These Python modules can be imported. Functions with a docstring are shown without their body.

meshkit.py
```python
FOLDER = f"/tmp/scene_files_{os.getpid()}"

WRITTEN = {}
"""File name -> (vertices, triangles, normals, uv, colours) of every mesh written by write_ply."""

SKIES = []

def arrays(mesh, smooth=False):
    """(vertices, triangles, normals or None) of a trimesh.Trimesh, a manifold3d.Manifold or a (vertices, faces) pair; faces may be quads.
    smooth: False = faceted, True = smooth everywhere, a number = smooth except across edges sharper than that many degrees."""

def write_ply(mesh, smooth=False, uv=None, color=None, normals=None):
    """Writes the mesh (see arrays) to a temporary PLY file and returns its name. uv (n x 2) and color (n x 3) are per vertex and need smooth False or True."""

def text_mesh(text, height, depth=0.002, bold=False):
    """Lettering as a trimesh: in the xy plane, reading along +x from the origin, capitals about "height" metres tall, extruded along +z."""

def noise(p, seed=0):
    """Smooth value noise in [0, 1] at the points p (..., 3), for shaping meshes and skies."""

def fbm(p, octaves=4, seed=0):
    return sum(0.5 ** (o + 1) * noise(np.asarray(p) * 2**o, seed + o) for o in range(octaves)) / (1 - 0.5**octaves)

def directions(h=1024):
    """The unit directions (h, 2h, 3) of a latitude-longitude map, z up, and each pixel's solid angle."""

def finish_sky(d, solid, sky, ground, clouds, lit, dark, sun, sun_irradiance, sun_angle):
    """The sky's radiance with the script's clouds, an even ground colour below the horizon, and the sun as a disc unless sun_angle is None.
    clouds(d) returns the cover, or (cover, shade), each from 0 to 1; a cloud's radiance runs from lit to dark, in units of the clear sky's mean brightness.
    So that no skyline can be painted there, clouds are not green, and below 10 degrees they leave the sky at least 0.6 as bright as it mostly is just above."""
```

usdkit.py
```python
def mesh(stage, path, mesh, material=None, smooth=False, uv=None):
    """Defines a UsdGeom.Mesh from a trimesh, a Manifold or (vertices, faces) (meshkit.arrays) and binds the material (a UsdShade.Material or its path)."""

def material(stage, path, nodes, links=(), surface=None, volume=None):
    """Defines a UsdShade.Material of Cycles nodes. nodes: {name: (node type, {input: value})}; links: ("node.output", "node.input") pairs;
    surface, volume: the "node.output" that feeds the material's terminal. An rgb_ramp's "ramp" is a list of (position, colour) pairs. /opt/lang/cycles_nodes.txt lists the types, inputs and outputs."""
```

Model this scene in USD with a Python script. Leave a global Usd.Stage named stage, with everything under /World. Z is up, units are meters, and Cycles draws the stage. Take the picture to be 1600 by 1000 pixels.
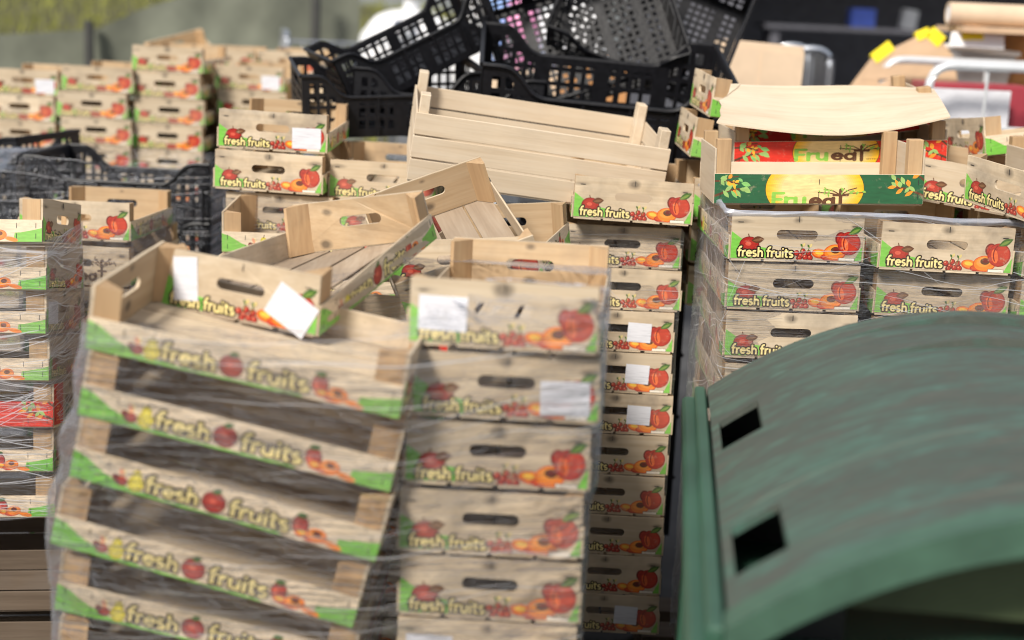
import math, random
import numpy as np, trimesh, usdkit, meshkit
from shapely.geometry import Polygon, LineString, MultiPoint, Point, box as sbox
from shapely.ops import unary_union
from shapely import affinity
from pxr import Usd, UsdGeom, UsdLux, UsdShade, Gf, Sdf, Vt

rng = random.Random(7)
nrng = np.random.default_rng(7)
PI = math.pi
stage = Usd.Stage.CreateInMemory()
UsdGeom.SetStageUpAxis(stage, 'Z')
UsdGeom.SetStageMetersPerUnit(stage, 1.0)
UsdGeom.Xform.Define(stage, '/World')

# ------------------------------------------------------------------ camera, sky, sun
cam = UsdGeom.Camera.Define(stage, '/World/camera')
cam.CreateFocalLengthAttr(50.0)
cam.CreateHorizontalApertureAttr(36.0)
cam.CreateFStopAttr(1.9)
cam.CreateFocusDistanceAttr(3.2)
cam.CreateExposureAttr(0.42)
cx = UsdGeom.Xformable(cam)
cx.AddTranslateOp().Set(Gf.Vec3d(0, 0, 1.80))
cx.AddRotateXOp().Set(90 - 12.2)
cx.AddRotateZOp().Set(2.5)

SUN_EL, SUN_AZ = math.radians(41), math.radians(211)      # azimuth from +y clockwise: behind the camera
sun_dir = np.array([math.sin(SUN_AZ) * math.cos(SUN_EL), math.cos(SUN_AZ) * math.cos(SUN_EL), math.sin(SUN_EL)])
usdkit.material(stage, '/World/Looks/sky', {
    's': ('sky_texture', {'sky_type': 'single_scattering', 'sun_disc': False, 'sun_elevation': SUN_EL, 'sun_rotation': SUN_AZ, 'aerosol_density': 2.2}),
    'tc': ('texture_coordinate', {}),
    'cl': ('noise_texture', {'scale': 2.2, 'detail': 5.0, 'roughness': 0.55}),
    'cr': ('rgb_ramp', {'ramp': [(0.35, (0, 0, 0)), (0.62, (0.75, 0.75, 0.75))]}),
    'cm': ('mix', {'mix_type': 'mix', 'color2': (9.5, 9.7, 10.0)}),
    'b': ('background_shader', {'strength': 0.068})},
    [('tc.generated', 'cl.vector'), ('cl.fac', 'cr.fac'), ('cr.color', 'cm.fac'), ('s.color', 'cm.color1'), ('cm.color', 'b.color')], surface='b.background')
dome = UsdLux.DomeLight.Define(stage, '/World/sky')
UsdShade.MaterialBindingAPI.Apply(dome.GetPrim()).Bind(UsdShade.Material.Get(stage, '/World/Looks/sky'))
dome.GetPrim().SetCustomDataByKey('kind', 'structure')
sun = UsdLux.DistantLight.Define(stage, '/World/sun')
sun.CreateIntensityAttr(1.0)
sun.CreateAngleAttr(12.0)
sun.CreateNormalizeAttr(True)
sun.CreateColorAttr(Gf.Vec3f(1.0, 0.94, 0.85))
sx = UsdGeom.Xformable(sun)
sx.AddRotateZOp().Set(math.degrees(-SUN_AZ))
sx.AddRotateXOp().Set(-(90 - math.degrees(SUN_EL)))

# ------------------------------------------------------------------ helpers
used = {}
def numbered(parent, name):
    k = (parent, name); n = used.get(k, 0); used[k] = n + 1
    return f'{parent}/{name}' if n == 0 else f'{parent}/{name}_{n:03d}'
def path_of(p): return '/World' if p is None else str(p.GetPath())
def tag(prim, label=None, cat=None, group=None, kind=None):
    for k, v in (('label', label), ('category', cat), ('group', group), ('kind', kind)):
        if v: prim.SetCustomDataByKey(k, v)
    return prim
def obj(name, mesh, mat, parent=None, smooth=False, colors=None, **kw):
    p = numbered(path_of(parent), name)
    m = usdkit.mesh(stage, p, mesh, MAT[mat], smooth)
    if colors is not None:
        UsdGeom.PrimvarsAPI(m).CreatePrimvar('ink', Sdf.ValueTypeNames.Color3fArray, 'vertex').Set(Vt.Vec3fArray.FromNumpy(np.asarray(colors, np.float32)))
    return tag(m.GetPrim(), **kw)
def place(prim, loc=(0, 0, 0), rot=(0, 0, 0), scale=None):
    """rot: (yaw, tilt about local x, tilt about local y) in degrees: Rz * Ry * Rx"""
    x = UsdGeom.Xformable(prim); x.ClearXformOpOrder()
    x.AddTranslateOp().Set(Gf.Vec3d(*map(float, loc)))
    x.AddRotateZOp().Set(float(rot[0])); x.AddRotateYOp().Set(float(rot[2])); x.AddRotateXOp().Set(float(rot[1]))
    if scale: x.AddScaleOp().Set(Gf.Vec3f(*(scale if hasattr(scale, '__len__') else (scale,) * 3)))
    return prim
def thing(name, label, cat, loc=(0, 0, 0), rot=(0, 0, 0), group=None, scale=None):
    x = UsdGeom.Xform.Define(stage, numbered('/World', name)).GetPrim()
    place(x, loc, rot, scale)
    return tag(x, label, cat, group)
def proto(name):
    return stage.CreateClassPrim('/World/' + name)
def copy(name, src, label, cat, loc, rot, group=None, scale=None, instance=True):
    x = thing(name, label, cat, loc, rot, group, scale)
    x.GetReferences().AddInternalReference(src.GetPath())
    if instance: x.SetInstanceable(True)
    return x
def lin(r, g, b):
    f = lambda c: (c / 255 / 12.92) if c / 255 <= 0.04045 else ((c / 255 + 0.055) / 1.055) ** 2.4
    return (f(r), f(g), f(b))
cat = trimesh.util.concatenate
def bx(x0, x1, y0, y1, z0, z1):
    m = trimesh.creation.box((x1 - x0, y1 - y0, z1 - z0)); m.apply_translation(((x0 + x1) / 2, (y0 + y1) / 2, (z0 + z1) / 2)); return m
def cbx(x0, x1, y0, y1, z0, z1, c=0.001):
    """box with chamfered edges: hull of three inset boxes"""
    pts = []
    for (a, b, d) in ((0, c, c), (c, 0, c), (c, c, 0)):
        for x in (x0 + a, x1 - a):
            for y in (y0 + b, y1 - b):
                for z in (z0 + d, z1 - d): pts.append((x, y, z))
    return trimesh.convex.convex_hull(np.array(pts))
def tube(pts, r, n=8, closed=False):
    pts = np.asarray(pts, float); V, Fs = [], []
    m = len(pts)
    for i, p in enumerate(pts):
        a = pts[(i - 1) % m] if (closed or i > 0) else p
        b = pts[(i + 1) % m] if (closed or i < m - 1) else p
        t = b - a; t /= max(np.linalg.norm(t), 1e-9)
        up = np.array([0, 0, 1.0]) if abs(t[2]) < 0.9 else np.array([1.0, 0, 0])
        u = np.cross(t, up); u /= np.linalg.norm(u); w = np.cross(u, t)
        for k in range(n):
            an = 2 * PI * k / n
            V.append(p + r * (math.cos(an) * u + math.sin(an) * w))
    for i in range(m if closed else m - 1):
        j = (i + 1) % m
        for k in range(n):
            l = (k + 1) % n
            Fs += [(i * n + k, j * n + l, j * n + k), (i * n + k, i * n + l, j * n + l)]
    if not closed:
        for base in (0, (m - 1) * n):
            for k in range(1, n - 1):
                Fs.append((base, base + k, base + k + 1) if base == 0 else (base, base + k + 1, base + k))
    return trimesh.Trimesh(np.array(V), np.array(Fs), process=False)
def round_path(pts, r=0.05, n=5):
    """polyline with rounded corners"""
    pts = [np.asarray(p, float) for p in pts]; out = [pts[0]]
    for a, b, c in zip(pts, pts[1:], pts[2:]):
        d1 = (a - b) / np.linalg.norm(a - b); d2 = (c - b) / np.linalg.norm(c - b)
        s, e = b + d1 * r, b + d2 * r
        for i in range(n + 1):
            t = i / n; out.append((1 - t) ** 2 * s + 2 * t * (1 - t) * b + t * t * e)
    return out + [pts[-1]]
def ext(poly, t):
    return cat([trimesh.creation.extrude_polygon(g, t, engine='earcut') for g in getattr(poly, 'geoms', [poly]) if g.area > 1e-9])
def xz(m, y0=0.0):
    """a mesh drawn in xy (extruded along z) stood up: x stays, y becomes z, thickness along +y from y0"""
    v = m.vertices.copy(); m = m.copy(); m.vertices = np.stack([v[:, 0], y0 + v[:, 2], v[:, 1]], 1); m.faces = m.faces[:, ::-1]; return m

# ------------------------------------------------------------------ materials
MAT = {}
def mat(name, nodes, links, surface='p.BSDF', **k):
    MAT[name] = usdkit.material(stage, '/World/Looks/' + name, nodes, links, surface=surface, **k)
def wood(name, grain, c0, c1, c2, grime=(0.13, 0.11, 0.095), gmax=0.5, spots=None, rough=0.72):
    """grain: axis index the fibres run along (object space)"""
    sc = [70.0, 70.0, 70.0]; sc[grain] = 3.5
    sc2 = [14.0, 14.0, 14.0]; sc2[grain] = 2.2
    n = {'tc': ('texture_coordinate', {}), 'oi': ('object_info', {}),
         'of': ('vector_math', {'math_type': 'scale', 'vector1': (13.7, 7.3, 21.1)}),
         'ad': ('vector_math', {'math_type': 'add'}),
         'm1': ('mapping', {'scale': tuple(sc)}), 'm2': ('mapping', {'scale': tuple(sc2)}),
         'n1': ('noise_texture', {'scale': 1.0, 'detail': 4.0, 'roughness': 0.65, 'distortion': 0.3}),
         'n2': ('noise_texture', {'scale': 1.0, 'detail': 3.0, 'roughness': 0.55, 'distortion': 0.6}),
         'n3': ('noise_texture', {'scale': 9.0, 'detail': 5.0, 'roughness': 0.6}),
         'r1': ('rgb_ramp', {'ramp': [(0.25, c0), (0.5, c1), (0.75, c2)]}),
         'mixn': ('math', {'math_type': 'multiply_add', 'value2': 0.55}), 'sc': ('math', {'math_type': 'multiply', 'value2': 0.45}),
         'gr': ('map_range', {'from_min': 0.42, 'from_max': 0.72, 'to_min': 0.0, 'to_max': 1.0, 'clamp': True}),
         'rm': ('math', {'math_type': 'multiply', 'value2': gmax}), 'gm': ('math', {'math_type': 'multiply'}),
         'gx': ('mix', {'mix_type': 'mix', 'color2': grime}),
         'tn': ('map_range', {'from_min': 0.0, 'from_max': 1.0, 'to_min': 0.80, 'to_max': 1.06}),
         'tm': ('mix', {'mix_type': 'multiply', 'fac': 1.0}),
         'bp': ('bump', {'strength': 0.35, 'distance': 0.002}),
         'p': ('principled_bsdf', {'roughness': rough, 'specular_ior_level': 0.25})}
    l = [('oi.random', 'of.scale'), ('tc.object', 'ad.vector1'), ('of.vector', 'ad.vector2'), ('ad.vector', 'm1.vector'), ('ad.vector', 'm2.vector'), ('ad.vector', 'n3.vector'),
         ('m1.vector', 'n1.vector'), ('m2.vector', 'n2.vector'), ('n2.fac', 'sc.value1'), ('n1.fac', 'mixn.value1'), ('sc.value', 'mixn.value3'), ('mixn.value', 'r1.fac'),
         ('n3.fac', 'gr.value'), ('oi.random', 'rm.value1'), ('gr.result', 'gm.value1'), ('rm.value', 'gm.value2'), ('gm.value', 'gx.fac'), ('r1.color', 'gx.color1'),
         ('oi.random', 'tn.value'), ('gx.color', 'tm.color1'), ('tn.result', 'tm.color2'), ('n1.fac', 'bp.height'), ('bp.normal', 'p.normal')]
    last = 'tm.color'
    if spots:      # dark damp smudges round the staples, in object space
        for i, (px, pz, rx, rz, amt) in enumerate(spots):
            n[f'sm{i}'] = ('mapping', {'location': (-px / rx, 0, -pz / rz), 'scale': (1 / rx, 0.0, 1 / rz)})
            n[f'sl{i}'] = ('vector_math', {'math_type': 'length'})
            n[f'sn{i}'] = ('math', {'math_type': 'multiply_add', 'value2': 2.4, 'value3': -1.2})
            n[f'sa{i}'] = ('math', {'math_type': 'add'})
            n[f'sr{i}'] = ('map_range', {'from_min': 0.25, 'from_max': 1.0, 'to_min': amt, 'to_max': 0.0, 'clamp': True})
            n[f'sx{i}'] = ('mix', {'mix_type': 'mix', 'color2': (0.035, 0.028, 0.026)})
            l += [('tc.object', f'sm{i}.vector'), (f'sm{i}.vector', f'sl{i}.vector1'), ('n3.fac', f'sn{i}.value1'), (f'sl{i}.value', f'sa{i}.value1'), (f'sn{i}.value', f'sa{i}.value2'),
                  (f'sa{i}.value', f'sr{i}.value'), (f'sr{i}.result', f'sx{i}.fac'), (last, f'sx{i}.color1')]
            last = f'sx{i}.color'
    l.append((last, 'p.base_color'))
    mat(name, n, l)
PALE = ((0.44, 0.33, 0.21), (0.59, 0.475, 0.335), (0.68, 0.575, 0.435))
GOLD = ((0.34, 0.21, 0.11), (0.47, 0.31, 0.17), (0.56, 0.41, 0.24))
WHITE = ((0.50, 0.385, 0.26), (0.60, 0.49, 0.36), (0.65, 0.56, 0.44))
SP = [(0, 0.094, 0.017, 0.012, 0.62), (-0.128, 0.088, 0.026, 0.006, 0.42), (0.128, 0.083, 0.020, 0.008, 0.5)]
wood('wood_panel', 0, *PALE, spots=SP, gmax=0.7)
wood('wood_x', 0, *PALE)
wood('wood_y', 1, *PALE)
wood('wood_gold_z', 2, *GOLD, gmax=0.35)
wood('wood_gold_x', 0, *GOLD, gmax=0.35)
wood('wood_inner', 0, (0.37, 0.25, 0.14), (0.49, 0.35, 0.21), (0.57, 0.44, 0.29), gmax=0.55, spots=[(0, .03, .014, .011, .7), (0, .096, .012, .008, .6)])
wood('wood_worn_y', 1, (0.24, 0.175, 0.12), (0.37, 0.285, 0.205), (0.47, 0.385, 0.295), gmax=0.9)
wood('wood_white_x', 0, *WHITE, gmax=0.12)
wood('wood_white_y', 1, *WHITE, gmax=0.12)
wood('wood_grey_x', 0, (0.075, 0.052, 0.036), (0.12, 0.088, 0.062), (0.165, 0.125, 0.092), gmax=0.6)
for ink_name, ink_fade, ink_wear in (('print_ink', 0.20, 0.7), ('print_ink_fresh', 0.04, 0.45)): mat(ink_name, {'a': ('attribute', {'attribute': 'ink'}), 'tc': ('texture_coordinate', {}), 'm': ('mapping', {'scale': (40, 40, 200)}),
                  'n': ('noise_texture', {'scale': 1.0, 'detail': 3.0}), 'r': ('rgb_ramp', {'ramp': [(0.3, (0.8, 0.78, 0.75)), (0.7, (1.05, 1.03, 1.0))]}),
                  'x': ('mix', {'mix_type': 'multiply', 'fac': 1.0}), 'p': ('principled_bsdf', {'roughness': 0.5, 'specular_ior_level': 0.3}),
                  'oi': ('object_info', {}), 'of': ('vector_math', {'math_type': 'scale', 'vector1': (9.1, 5.7, 13.3)}), 'ad': ('vector_math', {'math_type': 'add'}), 'wn': ('noise_texture', {'scale': 55.0, 'detail': 6.0, 'roughness': 0.7}),
                  'wr': ('map_range', {'from_min': 0.58, 'from_max': 0.74, 'to_min': 0.0, 'to_max': ink_wear, 'clamp': True}), 'fd': ('map_range', {'from_min': 0.0, 'from_max': 1.0, 'to_min': 0.0, 'to_max': ink_fade}),
                  'f1': ('mix', {'mix_type': 'mix', 'color2': (0.50, 0.42, 0.32)}), 'f2': ('mix', {'mix_type': 'mix', 'color2': (0.48, 0.37, 0.25)})},
    [('oi.random', 'of.scale'), ('of.vector', 'ad.vector1'), ('tc.object', 'ad.vector2'), ('ad.vector', 'wn.vector'), ('wn.fac', 'wr.value'), ('oi.random', 'fd.value'), ('fd.result', 'f1.fac'), ('wr.result', 'f2.fac'),
     ('x.color', 'f1.color1'), ('f1.color', 'f2.color1'), ('f2.color', 'p.base_color'), ('a.color', 'x.color1'), ('tc.object', 'm.vector'), ('m.vector', 'n.vector'), ('n.fac', 'r.fac'), ('r.color', 'x.color2')])
def plain(name, col, rough=0.5, metal=0.0, var=0.15, scale=12.0, bump=0.0, spec=0.5, **extra):
    n = {'tc': ('texture_coordinate', {}), 'n': ('noise_texture', {'scale': scale, 'detail': 5.0, 'roughness': 0.6}),
         'r': ('rgb_ramp', {'ramp': [(0.3, tuple(c * (1 - var) for c in col)), (0.7, tuple(min(1, c * (1 + var)) for c in col))]}),
         'b': ('bump', {'strength': bump, 'distance': 0.01}),
         'p': ('principled_bsdf', {'roughness': rough, 'metallic': metal, 'specular_ior_level': spec, **extra})}
    l = [('tc.object', 'n.vector'), ('n.fac', 'r.fac'), ('r.color', 'p.base_color')]
    if bump: l += [('n.fac', 'b.height'), ('b.normal', 'p.normal')]
    mat(name, n, l)
plain('staple_steel', (0.05, 0.047, 0.045), 0.5, 0.3)
mat('paper', {'tc': ('texture_coordinate', {}), 'm': ('mapping', {'scale': (25, 1, 420)}), 'n': ('noise_texture', {'scale': 1.0, 'detail': 2.0}), 'n2': ('noise_texture', {'scale': 25.0, 'detail': 4.0}),
              'r': ('rgb_ramp', {'ramp': [(0.50, (0.66, 0.66, 0.70)), (0.70, (0.52, 0.52, 0.56))]}), 'b': ('bump', {'strength': 0.5, 'distance': 0.004}), 'p': ('principled_bsdf', {'roughness': 0.6})},
    [('tc.object', 'm.vector'), ('m.vector', 'n.vector'), ('tc.object', 'n2.vector'), ('n.fac', 'r.fac'), ('r.color', 'p.base_color'), ('n2.fac', 'b.height'), ('b.normal', 'p.normal')])
plain('black_plastic', (0.006, 0.006, 0.008), 0.45, var=0.4, bump=0.15, scale=60, spec=0.3)
plain('steel', (0.62, 0.64, 0.68), 0.28, 1.0, var=0.1)
plain('white_tube', (0.62, 0.64, 0.66), 0.4, 0.3, var=0.06)
plain('cardboard', (0.52, 0.36, 0.23), 0.8, var=0.14, scale=5)
plain('cardboard_light', (0.62, 0.47, 0.33), 0.8, var=0.12, scale=5)
plain('cardboard_orange', (0.50, 0.24, 0.09), 0.8, var=0.12, scale=5)
plain('yellow_tape', (0.85, 0.70, 0.02), 0.4, var=0.05)
plain('white_plastic', (0.82, 0.82, 0.83), 0.35, var=0.04)
plain('grey_plastic', (0.36, 0.36, 0.38), 0.4, var=0.1)
plain('red_card', (0.30, 0.03, 0.045), 0.5, var=0.1)
plain('blue_plastic', (0.10, 0.18, 0.75), 0.35, var=0.1)
plain('sky_blue_plastic', (0.25, 0.42, 0.75), 0.35, var=0.2)
plain('pink_plastic', (0.75, 0.28, 0.50), 0.35, var=0.2)
plain('asphalt', (0.055, 0.055, 0.058), 0.85, var=0.3, scale=3, bump=0.2)
plain('tarp', (0.155, 0.165, 0.125), 0.8, var=0.35, scale=1.6, bump=0.2)
plain('dark_post', (0.05, 0.05, 0.045), 0.7)
plain('dark_wall', (0.11, 0.11, 0.13), 0.7, var=0.2)
plain('mid_wall', (0.10, 0.10, 0.105), 0.7, var=0.2)
plain('grass_green', (0.24, 0.25, 0.045), 0.8, var=0.45, scale=6)
plain('soil', (0.07, 0.065, 0.03), 0.9, var=0.3)
plain('bin_rubber', (0.02, 0.02, 0.02), 0.7)
# stretch film: how much of it shows depends on how each wrinkle is turned
def film(name, base, gain, milk, sx=4.0, sz=150.0, rough=0.25, power=1.3, dist=0.02):
    mat(name, {'g': ('geometry', {}), 'm': ('mapping', {'scale': (sx, sx, sz)}), 'm2': ('mapping', {'scale': (sx * 2.2, sx * 2.2, sz * 0.16), 'rotation': (0.05, 0.12, 0)}),
               'n': ('noise_texture', {'scale': 1.0, 'detail': 3.0, 'roughness': 0.6, 'distortion': 0.2}),
               'n2': ('noise_texture', {'scale': 1.0, 'detail': 4.0, 'roughness': 0.6, 'distortion': 0.5}),
               'ad': ('math', {'math_type': 'multiply_add', 'value2': 2.4}),
               'bp': ('bump', {'strength': 1.0, 'distance': dist}),
               'lw': ('layer_weight', {'blend': 0.5}), 'pw': ('math', {'math_type': 'power', 'value2': power}), 'ma': ('math', {'math_type': 'multiply_add', 'value2': gain, 'value3': base, 'use_clamp': True}),
               't': ('transparent_bsdf', {'color': (0.97, 0.97, 0.98)}),
               'gl': ('glossy_bsdf', {'color': (0.9, 0.93, 1.0), 'roughness': rough}), 'd': ('diffuse_bsdf', {'color': (0.62, 0.63, 0.67)}), 'tl': ('translucent_bsdf', {'color': (0.6, 0.6, 0.64)}),
               'dm': ('mix_closure', {'fac': 0.4}), 'c2': ('mix_closure', {'fac': milk}), 'out': ('mix_closure', {})},
        [('g.position', 'm.vector'), ('g.position', 'm2.vector'), ('m.vector', 'n.vector'), ('m2.vector', 'n2.vector'), ('n2.fac', 'ad.value1'), ('n.fac', 'ad.value3'), ('ad.value', 'bp.height'),
         ('bp.normal', 'lw.normal'), ('lw.facing', 'pw.value1'), ('pw.value', 'ma.value1'), ('bp.normal', 'gl.normal'),
         ('d.BSDF', 'dm.closure1'), ('tl.BSDF', 'dm.closure2'), ('gl.BSDF', 'c2.closure1'), ('dm.closure', 'c2.closure2'),
         ('ma.value', 'out.fac'), ('t.BSDF', 'out.closure1'), ('c2.closure', 'out.closure2')], surface='out.closure')
film('film_front', -0.15, 1.1, 0.26, sz=120.0, rough=0.16)
film('film_clear', -0.12, 0.8, 0.28, sz=190.0)
film('film_dense', -0.02, 0.75, 0.12, sz=60.0, rough=0.2)
mat('film_strand', {'t': ('transparent_bsdf', {}), 'd': ('diffuse_bsdf', {'color': (0.75, 0.76, 0.8)}), 'g': ('glossy_bsdf', {'color': (0.9, 0.92, 1), 'roughness': 0.3}),
                    'a': ('mix_closure', {'fac': 0.45}), 'o': ('mix_closure', {'fac': 0.62})},
    [('d.BSDF', 'a.closure1'), ('g.BSDF', 'a.closure2'), ('t.BSDF', 'o.closure1'), ('a.closure', 'o.closure2')], surface='o.closure')
mat('film_band', {'t': ('transparent_bsdf', {}), 'd': ('diffuse_bsdf', {'color': (0.62, 0.65, 0.74)}), 'g': ('glossy_bsdf', {'color': (0.7, 0.75, 0.85), 'roughness': 0.4}),
                  'a': ('mix_closure', {'fac': 0.5}), 'o': ('mix_closure', {'fac': 0.48})},
    [('d.BSDF', 'a.closure1'), ('g.BSDF', 'a.closure2'), ('t.BSDF', 'o.closure1'), ('a.closure', 'o.closure2')], surface='o.closure')
# bin lid: green plastic, brushed with grime
mat('bin_green', {'tc': ('texture_coordinate', {}), 'm1': ('mapping', {'scale': (2.2, 6.5, 4.0), 'rotation': (0, 0, 0.25)}), 'm2': ('mapping', {'scale': (11, 46, 14), 'rotation': (0, 0, 0.3)}), 'm3': ('mapping', {'scale': (1.6, 120, 1.6), 'rotation': (0, 0, 0.2)}), 'n3': ('noise_texture', {'scale': 1.0, 'detail': 2.0, 'roughness': 0.5, 'distortion': 0.3}),
                  'sf': ('map_range', {'from_min': 0.67, 'from_max': 0.74, 'to_min': 0.0, 'to_max': 0.55, 'clamp': True}), 'sx': ('mix', {'mix_type': 'mix', 'color2': (0.30, 0.25, 0.18)}),
                  'n1': ('noise_texture', {'scale': 1.0, 'detail': 6.0, 'roughness': 0.6, 'distortion': 0.8}), 'n2': ('noise_texture', {'scale': 1.0, 'detail': 6.0, 'roughness': 0.7, 'distortion': 0.6}),
                  'ad': ('math', {'math_type': 'multiply_add', 'value2': 0.62}), 'sc': ('math', {'math_type': 'multiply', 'value2': 0.42}),
                  'f': ('map_range', {'from_min': 0.40, 'from_max': 0.55, 'to_min': 0.0, 'to_max': 0.88, 'clamp': True}),
                  'gc': ('rgb_ramp', {'ramp': [(0.2, (0.042, 0.092, 0.066)), (0.8, (0.088, 0.175, 0.142))]}),
                  'dc': ('rgb_ramp', {'ramp': [(0.3, (0.028, 0.031, 0.026)), (0.75, (0.088, 0.088, 0.074))]}),
                  'x': ('mix', {'mix_type': 'mix'}), 'rr': ('map_range', {'from_min': 0, 'from_max': 1, 'to_min': 0.38, 'to_max': 0.7}),
                  'b': ('bump', {'strength': 0.12, 'distance': 0.004}),
                  'p': ('principled_bsdf', {'specular_ior_level': 0.4})},
    [('tc.object', 'm1.vector'), ('tc.object', 'm2.vector'), ('m1.vector', 'n1.vector'), ('m2.vector', 'n2.vector'), ('n2.fac', 'ad.value1'), ('n1.fac', 'sc.value1'), ('sc.value', 'ad.value3'),
     ('ad.value', 'f.value'), ('n1.fac', 'gc.fac'), ('n2.fac', 'dc.fac'), ('f.result', 'x.fac'), ('gc.color', 'x.color1'), ('dc.color', 'x.color2'), ('tc.object', 'm3.vector'), ('m3.vector', 'n3.vector'), ('n3.fac', 'sf.value'), ('sf.result', 'sx.fac'), ('x.color', 'sx.color1'), ('sx.color', 'p.base_color'),
     ('f.result', 'rr.value'), ('rr.result', 'p.roughness'), ('n2.fac', 'b.height'), ('b.normal', 'p.normal')])
plain('bin_body_green', (0.030, 0.085, 0.055), 0.5, var=0.25, scale=4, bump=0.05)
plain('bin_rim_green', (0.045, 0.098, 0.066), 0.5, var=0.3, scale=9, bump=0.08)
plain('bin_dark_green', (0.075, 0.10, 0.045), 0.6, var=0.25, scale=4)

# ------------------------------------------------------------------ flat print (lettering and fruit), as inlaid coloured shapes in millimetres
def ell(cx, cy, rx, ry, a=0.0, n=24): return affinity.rotate(affinity.scale(Point(cx, cy).buffer(1, n // 4), rx, ry), a)
def leaf(x, y, L, W, a): return affinity.translate(affinity.rotate(Polygon([(L * t, W * math.sin(PI * t) * s) for s, ts in ((1, np.linspace(0, 1, 7)), (-1, np.linspace(1, 0, 7)[1:-1])) for t in ts]), a, origin=(0, 0)), x, y)
def arcp(cx, cy, rx, ry, a0, a1, n=12): return [(cx + rx * math.cos(math.radians(a)), cy + ry * math.sin(math.radians(a))) for a in np.linspace(a0, a1, n)]
GL = {  # strokes in units of the x-height; advance
    'f': ([[(0.26, 0)] + [(0.26, 1.15)] + arcp(0.56, 1.14, 0.30, 0.32, 170, 70, 6), [(0.0, 0.92), (0.62, 0.92)]], 0.62),
    'r': ([[(0.2, 0), (0.2, 0.95)], [(0.2, 0.55)] + arcp(0.55, 0.55, 0.34, 0.34, 170, 75, 6)], 0.66),
    'e': ([[(0.15, 0.53), (0.80, 0.53)] + arcp(0.48, 0.5, 0.34, 0.38, 5, 320, 18)], 0.94),
    's': ([arcp(0.38, 0.69, 0.23, 0.2, 40, 250, 9) + arcp(0.38, 0.28, 0.25, 0.2, 70, -150, 9)], 0.76),
    'h': ([[(0.2, 0), (0.2, 1.45)], [(0.2, 0.5)] + arcp(0.5, 0.53, 0.29, 0.36, 165, 0, 9) + [(0.79, 0)]], 1.0),
    'u': ([[(0.2, 0.93), (0.2, 0.42)] + arcp(0.48, 0.42, 0.28, 0.34, 180, 330, 9), [(0.8, 0.93), (0.8, 0)]], 1.0),
    'i': ([[(0.2, 0), (0.2, 0.92)], [(0.2, 1.27), (0.2, 1.29)]], 0.42),
    't': ([[(0.26, 1.28), (0.26, 0.3)] + arcp(0.48, 0.28, 0.22, 0.2, 180, 290, 6), [(0.03, 0.92), (0.62, 0.92)]], 0.66),
    'a': ([arcp(0.46, 0.47, 0.32, 0.36, 30, 330, 16), [(0.8, 0.93), (0.8, 0)]], 1.0),
    'F': ([[(0.2, 0), (0.2, 1.4), (0.85, 1.4)], [(0.2, 0.75), (0.7, 0.75)]], 0.85)}
def word(text, x, y, xh, width=None, wt=0.27, round_=False):
    gl, adv = [], 0.0
    for ch in text:
        if ch == ' ': adv += 0.42; continue
        st, a = GL[ch]
        for s in st: gl.append(affinity.translate(LineString(s).buffer(wt / 2, 3, cap_style=1 if round_ or ch == 'i' and len(s) == 2 and s[0][1] > 1 else 2), adv, 0))
        adv += a
    g = unary_union(gl)
    s = (width / adv) if width else xh
    return affinity.translate(affinity.scale(g, s, xh, origin=(0, 0)), x, y)
def gradient(shape_at, cols):
    """nested shapes from large to small, each with its own ink"""
    return [(shape_at(i / max(len(cols) - 1, 1)), c) for i, c in enumerate(cols)]
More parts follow.
